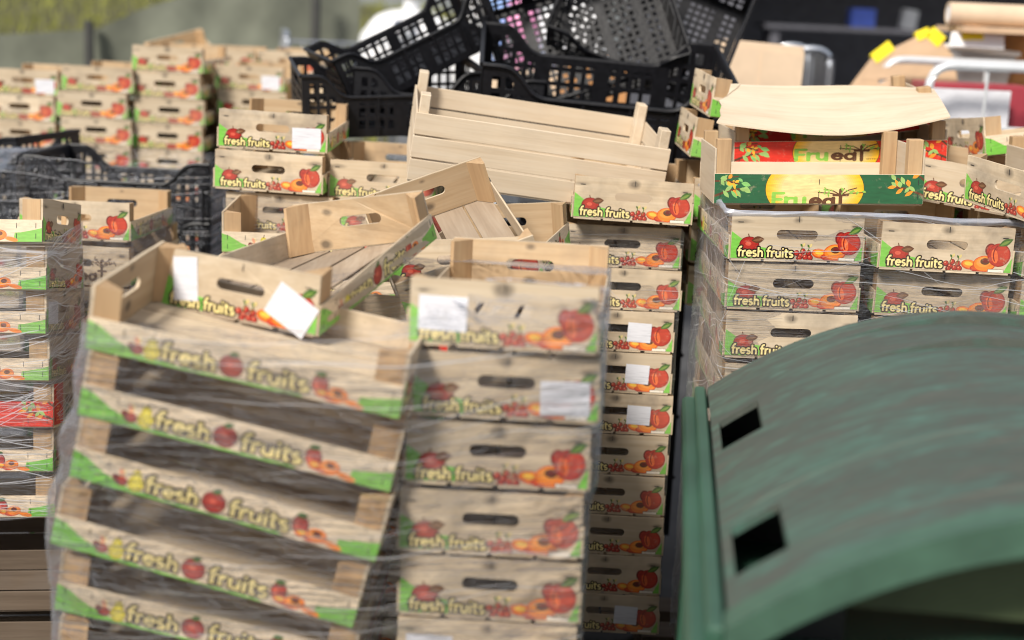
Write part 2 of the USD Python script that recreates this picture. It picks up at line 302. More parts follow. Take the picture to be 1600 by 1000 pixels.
INK = dict(green=lin(118, 190, 75), dgreen=lin(60, 100, 40), dark=lin(38, 28, 18), cream=lin(236, 220, 152), red=lin(172, 44, 34), dred=lin(112, 28, 28), lred=lin(214, 92, 72), orange=lin(236, 130, 40),
           dorange=lin(205, 80, 30), yel=lin(240, 190, 70), brown=lin(95, 55, 32), white=lin(238, 232, 220), pear=lin(205, 190, 40), lpear=lin(228, 216, 90), pink=lin(226, 150, 120))
def apple(cx, cy, rx, ry, c=None):
    L = [(ell(cx, cy, rx, ry), INK['dred']), (ell(cx, cy + ry * .04, rx * .88, ry * .86), lin(158, 30, 26)), (ell(cx - rx * .05, cy + ry * .05, rx * .66, ry * .6), INK['red']), (ell(cx - rx * .1, cy + ry * .1, rx * .3, ry * .24), INK['lred'])]
    return L
def cherries(x, y, r):
    L = []
    for dx, dy in ((0, 0), (-r * 1.5, r * .9), (r * 1.6, -r * .5), (r * .6, r * 1.5), (r * 2.6, r * 1.0), (-r * .6, -r * .9), (r * 3.2, -r * .6)):
        L += [(ell(x + dx, y + dy, r, r), INK['dred']), (ell(x + dx - r * .1, y + dy + r * .1, r * .75, r * .75), INK['red']), (ell(x + dx - r * .3, y + dy + r * .3, r * .25, r * .25), INK['pink'])]
    for dx, dy in ((r * .4, r * 3.4), (r * 2.8, r * 3.2)):
        L += [(LineString([(x + dx - r * .6, y + r), (x + dx, y + dy)]).buffer(r * .14), INK['dgreen']), (leaf(x + dx, y + dy - r * .4, r * 1.6, r * .45, 60), lin(214, 196, 130)), (leaf(x + dx, y + dy - r * .4, r * 1.3, r * .35, 125), INK['dgreen'])]
    return L
def apricots(x, y, s):
    return [(ell(x - 32 * s, y - 3 * s, 17 * s, 10 * s, -8), INK['dorange']), (ell(x - 31 * s, y - 2 * s, 15 * s, 8 * s, -8), INK['orange']), (ell(x - 33 * s, y - 1 * s, 9 * s, 4 * s, -8), INK['yel']),
            (ell(x - 8 * s, y - 10 * s, 22 * s, 8 * s, 0), INK['red']), (ell(x - 10 * s, y - 9 * s, 17 * s, 5 * s), INK['dorange']),
            (ell(x, y, 24 * s, 17 * s, 5), INK['dorange']), (ell(x, y + .5 * s, 22 * s, 15 * s, 5), INK['orange']), (ell(x - 2 * s, y + 3 * s, 15 * s, 10 * s, 5), lin(240, 150, 60)), (ell(x + 1 * s, y + 5 * s, 10 * s, 7 * s), INK['brown']), (ell(x + 2 * s, y + 6 * s, 6 * s, 4 * s), INK['dred'])]
def peach(x, y, s):
    return [(ell(x - 19 * s, y + 10 * s, 12 * s, 14 * s), INK['dred']), (ell(x - 18 * s, y + 10 * s, 9 * s, 11 * s), INK['red']),
            (ell(x, y, 25 * s, 25 * s), lin(150, 28, 24)), (ell(x, y, 23 * s, 23 * s), INK['red']), (ell(x + 7 * s, y + 2 * s, 14 * s, 17 * s), lin(186, 58, 40)), (ell(x - 9 * s, y - 3 * s, 7 * s, 15 * s, 14), lin(226, 105, 55)),
            (LineString(arcp(x + 8 * s, y + 1 * s, 20 * s, 24 * s, 130, 215)).buffer(1.3 * s), lin(130, 24, 20)), (leaf(x - 3 * s, y + 19 * s, 34 * s, 7 * s, 28), INK['dgreen']), (leaf(x, y + 20 * s, 24 * s, 3 * s, 28), lin(110, 140, 60))]
def end_art(kind='fruit'):
    if kind == 'tree':       # one-colour print
        c = lin(82, 60, 46)
        L = [(word('Fru', 95, 12, 22, 62, 0.3, True), lin(105, 130, 80)), (word('ea', 160, 12, 22, 52, 0.3, True), c), (LineString([(224, 10), (224, 58), (222, 64)]).buffer(3.4), c), (LineString([(214, 40), (236, 40)]).buffer(2.8), c)]
        r = random.Random(4)
        for a, l in ((20, 42), (50, 34), (85, 26), (125, 34), (155, 44)):
            e = (224 + l * math.cos(math.radians(a)), 52 + l * .75 * math.sin(math.radians(a)))
            L.append((LineString([(224, 48), ((224 + e[0]) / 2, (52 + e[1]) / 2 + 4), e]).buffer(1.1), c))
            for k in range(7):
                t = r.uniform(.4, 1.0); L.append((leaf(224 + (e[0] - 224) * t, 50 + (e[1] - 50) * t, 8, 1.7, r.uniform(0, 360)), c))
        return L
    L = [(Polygon([(0, 66), (30, 46), (62, 33), (92, 29), (101, 18), (95, 8), (0, 6)]), INK['green']), (Polygon([(282, 5), (300, 5), (300, 40), (291, 24)]), INK['green'])]
    L += [(LineString([(42, 50), (39, 60)]).buffer(1.2), INK['brown'])] + apple(42, 37, 23, 18) + [(leaf(46, 46, 30, 8, 8), INK['brown']), (leaf(50, 46, 22, 3, 8), lin(130, 90, 60))]
    L += apricots(238, 24, 1.08) + peach(269, 45, 1.05) + cherries(161, 15, 6.6)
    w = word('fresh fruits', 16, 10, 15, 128)
    L += [(w.buffer(3.0, 3), INK['dark']), (w, INK['cream'])]
    L += [(sbox(247, 3.5, 284, 13), INK['dark']), (sbox(247.8, 4.3, 283.2, 12.2), INK['white'])]
    return L
def long_art(kind=0):
    """the low long plank, 500 x 53"""
    L = [(sbox(0, 0, 500, 53), lin(222, 205, 180)), (Polygon([(0, 48), (20, 42), (50, 24), (95, 8), (150, 4.5), (340, 4.5), (352, 0), (0, 0)]), INK['green']), (Polygon([(432, 0), (500, 0), (500, 34), (480, 29), (450, 23), (436, 22)]), INK['green'])]
    L += [(ell(82, 17, 11, 9), INK['dred']), (ell(84, 18, 8, 7), INK['red']), (ell(73, 21, 6, 6), INK['dred']), (Polygon([(84, 8), (76, 22), (92, 22)]), INK['red']), (leaf(80, 24, 16, 5, 70), INK['cream']), (leaf(84, 24, 16, 4, 110), INK['pink'])]
    pear = unary_union([ell(106, 18, 12, 13), ell(106, 30, 7, 11)])
    L += [(pear.buffer(1), INK['pear'] if kind == 0 else lin(180, 160, 40)), (pear.buffer(-3), INK['lpear']), (LineString([(106, 40), (108, 47)]).buffer(1), INK['brown'])]
    L += apple(232, 24, 20, 19) + [(leaf(226, 40, 18, 5, 20), INK['dgreen'])]
    L += [(ell(372, 27, 14, 16), INK['dred']), (ell(372, 28, 11, 13), INK['red']), (ell(366, 24, 4, 8), INK['lred']), (leaf(362, 42, 20, 5, 10), INK['dgreen'])] + apricots(400, 16, 0.72) + [(ell(428, 7, 16, 5, -12), INK['orange'])]
    for t, x, w in (('fresh', 121, 88), ('fruits', 258, 98)):
        g = word(t, x, 9, 20, w)
        L += [(g.buffer(3.2, 3), INK['dark']), (g, INK['cream'])]
    return L
def sprig(x, y, s, a, r):
    L = [(LineString([(0, 0), (30, 5), (62, 2)]).buffer(2.4), INK['brown']), (LineString([(20, 3), (40, 16), (58, 20)]).buffer(1.5), INK['brown'])]
    for k in range(11):
        t = r.uniform(.2, 1.0); up = r.choice((-1, 1))
        L.append((leaf(62 * t, 4 + (12 if k % 3 == 0 else 0) * t, r.uniform(13, 21), r.uniform(3.4, 5), r.uniform(20, 75) * up), r.choice((lin(150, 190, 110), lin(130, 195, 110), lin(240, 180, 50), lin(235, 150, 45)))))
    return [(affinity.translate(affinity.rotate(affinity.scale(g, s, abs(s), origin=(0, 0)), a, origin=(0, 0)), x, y), c) for g, c in L]
def frueat_art(W, Hh, bg, ey, base, ew=120, eh=80, xh=22):
    r = random.Random(9)
    L = [(sbox(0, 0, W, Hh), bg)]
    L += sprig(2, Hh * .25, 1.15, 12, r) + sprig(0, Hh * .75, 0.9, -8, r) + sprig(W - 2, Hh * .3, -1.15, -14, r) + sprig(W, Hh * .8, -0.95, -30, r)
    m = W * .48
    L += [(ell(m, ey, ew + 1.5, eh + 1.5, n=64), lin(80, 80, 30))]
    a, b = np.array((246, 186, 30)), np.array((238, 212, 150))
    L += [(ell(m, ey, ew * (1 - .32 * t), eh * (1 - .32 * t), n=64), lin(*(a + (b - a) * t))) for t in np.linspace(0, 1, 9)]
    L += [(word('Fru', m - 100, base, xh, 84, 0.30, True), lin(140, 200, 80)), (word('ea', m - 12, base, xh, 62, 0.30, True), lin(96, 58, 34))]
    tx = m + 60
    br = lin(96, 58, 34)
    L += [(LineString([(tx, base), (tx, base + xh * 1.75)]).buffer(4.2), br), (LineString([(tx - 16, base + xh * 1.25), (tx + 16, base + xh * 1.25)]).buffer(3), br)]
    for an, l in ((8, 58), (35, 44), (70, 24), (150, 40), (172, 52)):
        ex, ez = tx + l * math.cos(math.radians(an)), base + xh * 1.3 + l * .6 * math.sin(math.radians(an))
        L.append((LineString([(tx, base + xh * 1.25), ((tx + ex) / 2, base + xh * 1.3 + l * .4 * math.sin(math.radians(an))), (ex, ez)]).buffer(1.3), br))
        for k in range(6):
            t = r.uniform(.45, 1.05); L.append((leaf(tx + (ex - tx) * t, base + xh * 1.27 + (ez - base - xh * 1.3) * t, r.uniform(6, 10), 1.8, r.uniform(0, 360)), lin(140, 190, 80)))
    for k in range(9): L.append((sbox(tx + 12 + k * 4.2, base + 1, tx + 14.6 + k * 4.2, base + 3.6), br))
    return L
def compile_art(layers, clip):
    """partition of the sheet by painter's order: no two inks lie over each other"""
    taken, out = None, []
    for g, c in reversed(layers):
        g = g.intersection(clip)
        if taken is not None: g = g.difference(taken)
        taken = g if taken is None else taken.union(g)
        if not g.is_empty: out.append((g, c))
    V, Fs, C, n = [], [], [], 0
    for g, c in out:
        for p in getattr(g, 'geoms', [g]):
            if p.geom_type != 'Polygon' or p.area < 0.3: continue
            p = p.simplify(0.12)
            if p.is_empty or p.geom_type != 'Polygon' or not p.is_valid: continue
            try: v, f = trimesh.creation.triangulate_polygon(p, engine='earcut')
            except Exception: continue
            if not len(f): continue
            V.append(v); Fs.append(f + n); C.append(np.tile(c, (len(v), 1))); n += len(v)
    return np.vstack(V) / 1000, np.vstack(Fs), np.vstack(C)
def stand(art, x0, z0, y, side):
    """art (x right, y up, metres) onto an upright face. side: '-y', '+y', '+x', '-x'; y: distance of that face from the origin"""
    v, f, c = art
    u, w = v[:, 0] + x0, v[:, 1] + z0
    V = {'-y': np.stack([u, np.full(len(u), -y), w], 1), '+y': np.stack([-u, np.full(len(u), y), w], 1), '+x': np.stack([np.full(len(u), y), u, w], 1), '-x': np.stack([np.full(len(u), -y), -u, w], 1)}[side]
    n = np.cross(V[f[:, 1]] - V[f[:, 0]], V[f[:, 2]] - V[f[:, 0]])
    want = {'-y': (0, -1, 0), '+y': (0, 1, 0), '+x': (1, 0, 0), '-x': (-1, 0, 0)}[side]
    f = f.copy(); flip = n @ np.array(want) < 0
    f[flip] = f[flip][:, ::-1]
    return trimesh.Trimesh(V, f, process=False), c
SLOT = LineString([(115, 61), (185, 61)]).buffer(10.5, 5)
END_CLIP = sbox(0.6, 6.5, 299.4, 105.4).difference(SLOT.buffer(0.6))
ART = {'end': compile_art(end_art(), END_CLIP), 'end_red': compile_art([(sbox(0, 0, 82, 106), lin(196, 38, 34))] + [(sbox(20 + 3 * (k % 3), 88 - k * 8, 60 - 7 * (k % 4), 90.5 - k * 8), lin(226, 150, 90)) for k in range(10)] + [(word('Fru', 105, 12, 24, 76, 0.3, True), lin(70, 110, 70)), (word('ea', 186, 12, 24, 60, 0.3, True), lin(80, 52, 36))], END_CLIP), 'end_tree': compile_art(end_art('tree'), END_CLIP), 'long': compile_art(long_art(), sbox(0.8, 0.8, 499.2, 52.2))}
RED, GREEN = lin(214, 44, 28), lin(22, 92, 58)
ART['red'] = compile_art(frueat_art(500, 62, RED, 34, 14, 101, 66, 19), sbox(.8, .8, 499.2, 61.2))
ART['green'] = compile_art(frueat_art(480, 68, GREEN, 34, -7, 112, 74, 22), sbox(.8, .8, 479.2, 67.2))

# ------------------------------------------------------------------ crates
def wavy_panel(w, h, z0, seed, slot=True, amp=0.0006):
    xs = np.linspace(-w / 2, w / 2, 25)
    top = [(x, z0 + h + amp * 2 * (meshkit.noise(np.array([x * 40, seed, 0.0])) - .5)) for x in xs]
    p = Polygon([(-w / 2, z0), (w / 2, z0)] + [(float(a), float(b)) for a, b in top[::-1]])
    if slot:
        s = affinity.translate(affinity.scale(SLOT, .001, .001, origin=(0, 0)), -.15, 0)
        p = p.difference(s)
    return p
def staple(x, z, vertical, y):
    a, b = (0.0006, 0.006) if vertical else (0.006, 0.0006)
    return bx(x - a, x + a, y - 0.0006, y + 0.0004, z - b, z + b)
def fruit_crate_parts(P, ends='end', seed=1, papers=(), warp=None, worn=False, sides='long'):
    """0.30 wide (x), 0.50 long (y), 0.106 high; printed ends at y = -0.25 and 0.25, printed low planks along both long sides"""
    w, L, H, t = .30, .50, .106, .005
    W = warp or (lambda m: m)
    r = random.Random(seed)
    for s in (-1, 1):
        m = ext(wavy_panel(w - .0085, H - .005, .005, seed + s), t)
        m = xz(m, -L / 2) if s < 0 else xz(m, L / 2 - t)
        e = obj('end_panel', W(m), 'wood_panel', P)
        pm, c = stand(ART[ends], -.15, 0, L / 2 + .0004, '-y' if s < 0 else '+y')
        v = pm.vertices; v[:, 0] *= (w - .009) / w; pm.vertices = v
        obj('print', W(pm), 'print_ink', e, colors=c)
        m = ext(wavy_panel(w - .0095, H - .0075, .0065, 9).buffer(-.0004), .0006)
        obj('inner_face', W(xz(m, -L / 2 + t + .0002) if s < 0 else xz(m, L / 2 - t - .0008)), 'wood_inner', e)
        y = -L / 2 - .0006 if s < 0 else L / 2 + .0006
        obj('staples', W(cat([staple(s * -.002, .096, True, y), staple(-.126, .087, False, y), staple(.126, .083, False, y), staple(-.132, .020, True, y), staple(.004, .012, True, y)])), 'staple_steel', e)
        if s < 0:
            for (px, pz, pw, ph, pa) in papers:
                q = affinity.rotate(sbox(px - pw / 2, pz - ph / 2, px + pw / 2, pz + ph / 2), pa)
                g = xz(ext(q, .0004), -L / 2 - .0013)
                obj('paper_label', W(g), 'paper', e)
    for sx_ in (-1, 1):
        for sy_ in (-1, 1):
            x, y = sx_ * (w / 2 - .0042), sy_ * (L / 2 - t - .0012)
            tri = Polygon([(x, y), (x - sx_ * .036, y), (x - sx_ * .006, y - sy_ * .042), (x, y - sy_ * .042)])
            m = ext(tri, H - .007 + r.uniform(-.001, .0015)); m.apply_translation((0, 0, .0055))
            obj('corner_post', W(m), 'wood_gold_z', P)
        a, b = sx_ * (w / 2 - .004), sx_ * w / 2
        m = cbx(min(a, b), max(a, b), -L / 2 + .0004, L / 2 - .0004, .003, .056, .0008)
        sp = obj('side_plank', W(m.subdivide() if warp else m), 'wood_y', P)
        pm, c = stand(ART[sides], -.25, .0032, w / 2 + .0004, '+x' if sx_ > 0 else '-x')
        obj('print', W(pm), 'print_ink', sp, colors=c)
        obj('staples', W(cat([bx(min(sx_ * (w / 2), sx_ * (w / 2 + .001)), max(sx_ * (w / 2), sx_ * (w / 2 + .001)), yy - .0006, yy + .0006, zz - .006, zz + .006) for yy in (-.235, .235, -.19) for zz in (.042, .018)])), 'staple_steel', sp)
    for k in range(4):
        x0 = -w / 2 + .006 + k * .0735
        m = cbx(x0, x0 + .0665 + r.uniform(-.004, .002), -L / 2 + .0002, L / 2 - .0002, 0, .0042, .0006)
        obj('floor_slat', W(m), 'wood_worn_y' if worn else 'wood_y', P)
def frueat_parts(P, art, w, d, H, ph, seed=1, art_w=.5):
    """w wide (x) with printed planks at y = -d/2 and d/2, posts higher than the planks"""
    r = random.Random(seed)
    for s in (-1, 1):
        y0, y1 = (-d / 2, -d / 2 + .004) if s < 0 else (d / 2 - .004, d / 2)
        pk = obj('side_plank', cbx(-w / 2, w / 2, y0, y1, .003, ph, .0008), 'wood_white_x', P)
        pm, c = stand(ART[art], -art_w / 2, .003, d / 2 + .0004, '-y' if s < 0 else '+y')
        v = pm.vertices; v[:, 0] *= (w - .001) / art_w; pm.vertices = v
        obj('print', pm, 'print_ink_fresh', pk, colors=c)
        obj('staples', cat([staple(x, z, True, s * (d / 2 + .0008)) for x in (-w / 2 + .014, w / 2 - .014, 0) for z in (ph * .75, ph * .3)]), 'staple_steel', pk)
        x0, x1 = (-w / 2 + .0004, -w / 2 + .005) if s < 0 else (w / 2 - .005, w / 2 - .0004)
        obj('end_panel', cbx(x0, x1, -d / 2 + .0045, d / 2 - .0045, .004, H - .022, .0008), 'wood_white_y', P)
        for sy_ in (-1, 1):
            xa, xb = s * (w / 2 - .0055), s * (w / 2 - .0385)
            ya, yb = sy_ * (d / 2 - .0045), sy_ * (d / 2 - .0345)
            obj('corner_post', cbx(min(xa, xb), max(xa, xb), min(ya, yb), max(ya, yb), .0045, H + r.uniform(-.001, .001), .0015), 'wood_gold_z', P)
    n = 3
    for k in range(n):
        a = -d / 2 + .003 + k * (d - .006) / n
        obj('floor_slat', cbx(-w / 2 + .001, w / 2 - .001, a, a + (d - .006) / n - .012, 0, .0028, .0005), 'wood_white_x', P)
def slatted_parts(P, w, d, H, rows, mx='wood_white_x', my='wood_white_y', post=.045):
    hh = (H - .042) / rows
    for s in (-1, 1):
        for k in range(rows):
            y0, y1 = (-d / 2, -d / 2 + .0055) if s < 0 else (d / 2 - .0055, d / 2)
            obj('side_plank', cbx(-w / 2, w / 2, y0, y1, .004 + k * hh, .004 + (k + 1) * hh - .004, .001), mx, P)
        for k in range(rows):
            x0, x1 = (-w / 2 + .0005, -w / 2 + .0055) if s < 0 else (w / 2 - .0055, w / 2 - .0005)
            obj('end_plank', cbx(x0, x1, -d / 2 + .006, d / 2 - .006, .004 + k * hh, .004 + (k + 1) * hh - .004, .001), my, P)
        for sy_ in (-1, 1):
            xa, xb = s * (w / 2 - .006), s * (w / 2 - .006 - .024)
            ya, yb = sy_ * (d / 2 - .006), sy_ * (d / 2 - .006 - post)
            obj('corner_post', cbx(min(xa, xb), max(xa, xb), min(ya, yb), max(ya, yb), .0045, H, .002), my, P)
        ya = s * (d / 2 - .006)
    for k in range(6):
        a = -d / 2 + .003 + k * (d - .006) / 6
        obj('floor_slat', cbx(-w / 2 + .001, w / 2 - .001, a, a + (d - .006) / 6 - .008, 0, .0035, .0006), mx, P)
def lattice(w, h, nx, nz, top=None, bar=.011, edge=.02, hx=.5):
    """an upright wall of a plastic crate, drawn in metres from (0,0), pierced by rows of slots"""
    outline = Polygon([(0, 0), (w, 0)] + (top[::-1] if top else [(w, h), (0, h)]))
    inner = outline.buffer(-edge)
    holes = []
    cwx, chz = (w - 2 * edge) / nx, (h - 2 * edge) / nz
    for i in range(nx):
        if i % 5 == 4: continue
        for j in range(nz):
            q = sbox(edge + i * cwx + bar / 2, edge + j * chz + bar / 2, edge + (i + 1) * cwx - bar / 2, edge + (j + 1) * chz - bar / 2).intersection(inner)
            if not q.is_empty and q.area > 2e-5: holes.append(q)
    return outline.difference(unary_union(holes))
def plastic_parts(P, w=.6, d=.4, H=.20, low=.13):
    top = [(0, H), (.07, H), (.13, low), (w - .13, low), (w - .07, H), (w, H)]
    tops = [(0, H), (d, H)]
    for s in (-1, 1):
        a = lattice(w, H, 18, 4, top)
        m = xz(ext(a, .004)); m.apply_translation((-w / 2, -d / 2 if s < 0 else d / 2 - .004, 0))
        wl = obj('side_wall', m, 'black_plastic', P)
        yy = s * (d / 2 + .002)
        rim = tube(round_path([(x - w / 2, yy, z) for x, z in top], .03, 4), .0062, 6)
        obj('rim', rim, 'black_plastic', wl, smooth=50)
        ribs = [bx(x - .003, x + .003, min(s * d / 2, s * (d / 2 + .008)), max(s * d / 2, s * (d / 2 + .008)), .004, .125) for x in np.linspace(-w / 2 + .02, w / 2 - .02, 6)]
        obj('rib', cat(ribs), 'black_plastic', wl)
        b = lattice(d, H, 10, 5, None).difference(LineString([(d / 2 - .05, H - .035), (d / 2 + .05, H - .035)]).buffer(.014))
        m = ext(b, .004); v = m.vertices
        m.vertices = np.stack([v[:, 2] + (-w / 2 if s < 0 else w / 2 - .004), v[:, 0] - d / 2, v[:, 1]], 1)
        if s < 0: m.faces = m.faces
        wl2 = obj('end_wall', m, 'black_plastic', P)
        xx = s * (w / 2 + .002)
        obj('rim', tube([(xx, -d / 2, H), (xx, d / 2, H)], .0062, 6), 'black_plastic', wl2, smooth=50)
    fl = ext(lattice(w - .01, d - .01, 22, 14, bar=.010, edge=.02), .004); fl.apply_translation((-w / 2 + .005, -d / 2 + .005, .002))
    obj('floor', fl, 'black_plastic', P)

PR = {}
def define(name, fn, *a, **k):
    PR[name] = proto('crate_' + name); fn(PR[name], *a, **k)
pw = .072
define('plain', fruit_crate_parts, seed=1)
define('plain_b', fruit_crate_parts, seed=2)
define('paper_right', fruit_crate_parts, seed=3, papers=[(.093, .040, .078, .056, 1.5)])
define('paper_left', fruit_crate_parts, seed=4, papers=[(-.094, .052, .076, .054, -1)])
define('paper_mid', fruit_crate_parts, seed=5, papers=[(.060, .052, .060, .050, -2)])
define('tree', fruit_crate_parts, ends='end_tree', seed=6)
define('worn', fruit_crate_parts, seed=8, worn=True)
define('red_end', fruit_crate_parts, ends='end_red', seed=9, sides='red')
define('red', frueat_parts, 'red', .53, .30, .112, .065, 3)
define('green', frueat_parts, 'green', .48, .27, .150, .071, 4, .48)
define('slatted', slatted_parts, .60, .40, .205, 3)
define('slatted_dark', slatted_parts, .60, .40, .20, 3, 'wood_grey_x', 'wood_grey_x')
define('plastic', plastic_parts)
FC = 'fruit crate'
def crate(kind, label, loc, rot=(0, 0, 0), group=None, name='fruit_crate', scale=None, c=FC):
    return copy(name, PR[kind], label, c, loc, rot, group, scale)
GF, GW = 'crates of the front stack, left column', 'crates of the front stack, right column'
ordn = ['topmost', 'second', 'third', 'fourth', 'fifth', 'sixth', 'seventh', 'eighth', 'ninth', 'tenth', 'eleventh', 'twelfth', 'thirteenth']
# front stack, right column
Wp = [(.008, 2.392, 1.282, -5, -1.5, 0), (.004, 2.405, 1.171, -2, -.3, .2), (-.014, 2.412, 1.058, 0, .2, .6), (-.011, 2.398, .947, -2, 0, -.3), (-.006, 2.405, .834, -2.6, 0, 0), (-.010, 2.405, .724, -2.0, 0, 0)]
Wk = ['paper_left', 'paper_right', 'plain', 'plain_b', 'plain', 'paper_left']
Wl = ['open fresh fruits crate with a white paper at left, topmost of the front right column', 'second crate of the front right column, a white paper at its right',
      'third crate from the top of the front right column, its bright peach in clear view', 'fresh fruits crate fourth from the top of the front right column under film', 'milky film-covered fresh fruits crate, fifth down in the front right column',
      'crate with a white paper at the bottom picture edge, in the front right column']
for p, k, l in zip(Wp, Wk, Wl): crate(k, l, p[:3], p[3:], GW)
for i in range(5):
    crate('plain', 'crate low in the front right column, below the picture edge', (-.008 + .004 * (i % 2), 2.405, .61 - .1145 * i), (-2, 0, 0), GW)
# front stack, left column: leaning right, long sides to the front
Ap = [(-.392, 2.247, 1.238, -97, -8.8, 4.7), (-.418, 2.264, 1.12, -92.3, -11.7, 4.5), (-.429, 2.257, 1.014, -94.6, -12.6, 4.5), (-.467, 2.267, .895, -93.5, -13.0, 3.7), (-.470, 2.30, .780, -95, -9.5, 4.0), (-.476, 2.305, .668, -94, -8, 3)]
Al = ['topmost leaning crate of the front left column, its long fresh fruits plank under milky film', 'second leaning crate of the front left column, dark open gap beneath its upper neighbour', 'third leaning crate of the front left column with long fresh fruits plank',
      'fourth leaning crate of the front left column, its left corner sticking out furthest', 'fifth leaning crate of the front left column, near the bottom edge', 'sixth crate of the front left column, only its corner post seen at the bottom edge']
for p, l in zip(Ap, Al): crate('plain', l, p[:3], p[3:], GF)
for i in range(4):
    crate('plain', 'crate low in the front left column, below the picture edge', (-.476 + .005 * i, 2.305, .553 - .115 * i), (-93, -6 + 2 * i, 2), GF)
# the tilted crate lying on the front stack: racked out of square, so it is bent to its eight corners
TC = {'FBL': (-.609, 2.392, 1.28), 'FBR': (-.322, 2.309, 1.254), 'FTL': (-.596, 2.392, 1.384), 'FTR': (-.313, 2.298, 1.361), 'BBL': (-.441, 2.857, 1.295), 'BBR': (-.154, 2.784, 1.354), 'BTL': (-.457, 2.87, 1.399), 'BTR': (-.181, 2.765, 1.454)}
TC0 = np.mean([TC[k] for k in ('FBL', 'FBR', 'BBL', 'BBR')], 0)
def twist(m):
    v = np.asarray(m.vertices); u = (v[:, 0] + .15) / .3; t = (v[:, 1] + .25) / .5; s = v[:, 2] / .106
    out = 0
    for k, p in TC.items():
        wgt = (t if k[0] == 'B' else 1 - t) * (s if k[1] == 'T' else 1 - s) * (u if k[2] == 'R' else 1 - u)
        out = out + wgt[:, None] * (np.array(p) - TC0)
    return trimesh.Trimesh(out, m.faces, process=False)
tp = thing('fruit_crate', 'open tilted crate with two white papers, lying askew on the front stack', FC, TC0)
fruit_crate_parts(tp, seed=11, papers=[(-.104, .058, .046, .076, 8), (.098, .040, .082, .062, -27)], warp=twist, worn=True)
crate('worn', 'weathered upturned crate wedged between the tilted crate and the big slatted crate', (-.131, 3.058, 1.271), (10.2, 13.2, -20.5))
crate('worn', 'open crate whose brown inner end shows left of the lone fresh fruits crate', (-.063, 3.225, 1.228), (-12, 1.8, -6))
GD = 'hidden crates under the loose ones'
for i in range(9): crate('plain', 'crate in the hidden column under the loose crates', (-.06 + .004 * (i % 3), 3.07, .16 + .113 * i), (8, 0, 0), GD)
crate('red', 'red crate half hidden under film behind the tilted crate', (-.36, 2.66, 1.17), (-6, 0, 0), name='printed_crate', c='crate')
for i in range(9): crate('plain', 'crate in the hidden column behind the front left column', (-.36, 2.66, .15 + .113 * i), (-92, 0, 0), 'hidden crates behind the front left column')
# middle stack
crate('plain_b', 'clean fresh fruits crate alone on top of the middle stack, no film over it', (.287, 3.741, 1.304), (-.6, -.2, 1.4))
GX = 'crates of the middle stack'
Xk = ['plain', 'plain_b', 'paper_mid', 'paper_mid', 'paper_mid', 'plain', 'plain_b', 'plain', 'plain', 'paper_mid']
Xl = ['film-covered crate directly under the lone fresh fruits crate', 'second film-covered crate under the lone crate in the middle stack', 'middle stack crate with the highest of its white papers', 'middle stack crate with the second highest white paper', 'middle stack crate with the third white paper from above',
      'shaded middle stack crate just under the three with white papers', 'second shaded middle stack crate under those with white papers', 'third shaded middle stack crate, beside the bin wall', 'fourth shaded middle stack crate in the dark gap', 'darkest middle stack crate with a grey paper near the bottom edge']
for i, (k, l) in enumerate(zip(Xk, Xl)): crate(k, l, (.277 + .004 * math.sin(i * 2.1), 3.80 - .006 * i, 1.180 - .1075 * i), (-1.6 + math.sin(i * 1.7), 0, 0), GX)
# big slatted crate
crate('slatted', 'large pale slatted wooden crate without print, lying tilted in the middle', (.023, 3.80, 1.362), (5.5, 6, 6.3), name='slatted_crate', scale=1.08, c='wooden crate')
# right stack
GY = 'wrapped crates of the right stack'
Y1 = [(.616, 3.355, 1.287, 1.0), (.623, 3.362, 1.176, -.2), (.630, 3.356, 1.065, -1.2)]
Y2 = [(.950, 3.352, 1.279, -.1), (.972, 3.385, 1.168, -3.0), (.965, 3.37, 1.057, -1)]
Yl = [['top crate of the left column in the sharp right stack, under a green crate', 'second crate of the left column in the sharp right stack', 'third crate of the left column in the right stack, cut by the bin lid'],
      ['top crate of the right column in the sharp right stack', 'second crate of the right column in the right stack, meeting the bin lid', 'third crate of the right column in the right stack, behind the bin lid']]
for col, ls in zip((Y1, Y2), Yl):
    for i, (p, l) in enumerate(zip(col, ls)): crate('plain' if i % 2 else 'plain_b', l, p[:3], (p[3], 0, -.8 if col is Y1 else .4), GY)
    for i in range(8): crate('plain', 'crate of the right stack hidden behind the bin', (col[2][0], 3.36, .944 - .1125 * i), (0, 0, 0), GY)
for i in range(3): crate('plain', ['crate cut by the right picture edge at the top of the right stack', 'second crate cut by the right picture edge', 'third crate by the right picture edge, behind the bin'][i], (1.278, 3.36, 1.272 - .112 * i), (-1, 0, 0), GY)
for i in range(8): crate('plain', 'crate of the right stack hidden behind the bin', (1.278, 3.36, .936 - .1115 * i), (0, 0, 0), GY)
for j, x in enumerate((.60, .93, 1.26, 1.59)):
    for i in range(3): crate('plain', 'crate in the hidden rear row of the right stack', (x, 3.90, 1.07 + .114 * i), (0, 0, 0), 'hidden rear crates of the right stack')
crate('green', 'green crate with yellow circle on top of the right stack', (.690, 3.386, 1.398), (0, 0, -2.2), name='printed_crate', c='crate')
crate('red', 'bright red crate with yellow circle standing behind the green crate', (.800, 3.705, 1.458), (0, 0, -3.0), name='printed_crate', c='crate')
crate('red', 'tilted red crate under the pale plywood sheet', (.835, 3.95, 1.515), (0, 4, -9), name='printed_crate', c='crate')
crate('red', 'red crate at the right edge behind a tilted white fresh fruits crate', (1.55, 3.62, 1.445), (0, 0, -4), name='printed_crate', c='crate')
crate('paper_right' if 0 else 'plain_b', 'white tilted fresh fruits crate turned left at the right edge', (1.304, 3.187, 1.436), (-70, 5.5, 4.4))
crate('plain', 'crate with an open slatted floor at the far right, yellow pears on its side', (1.485, 3.995, 1.497), (-86, 8, -5))
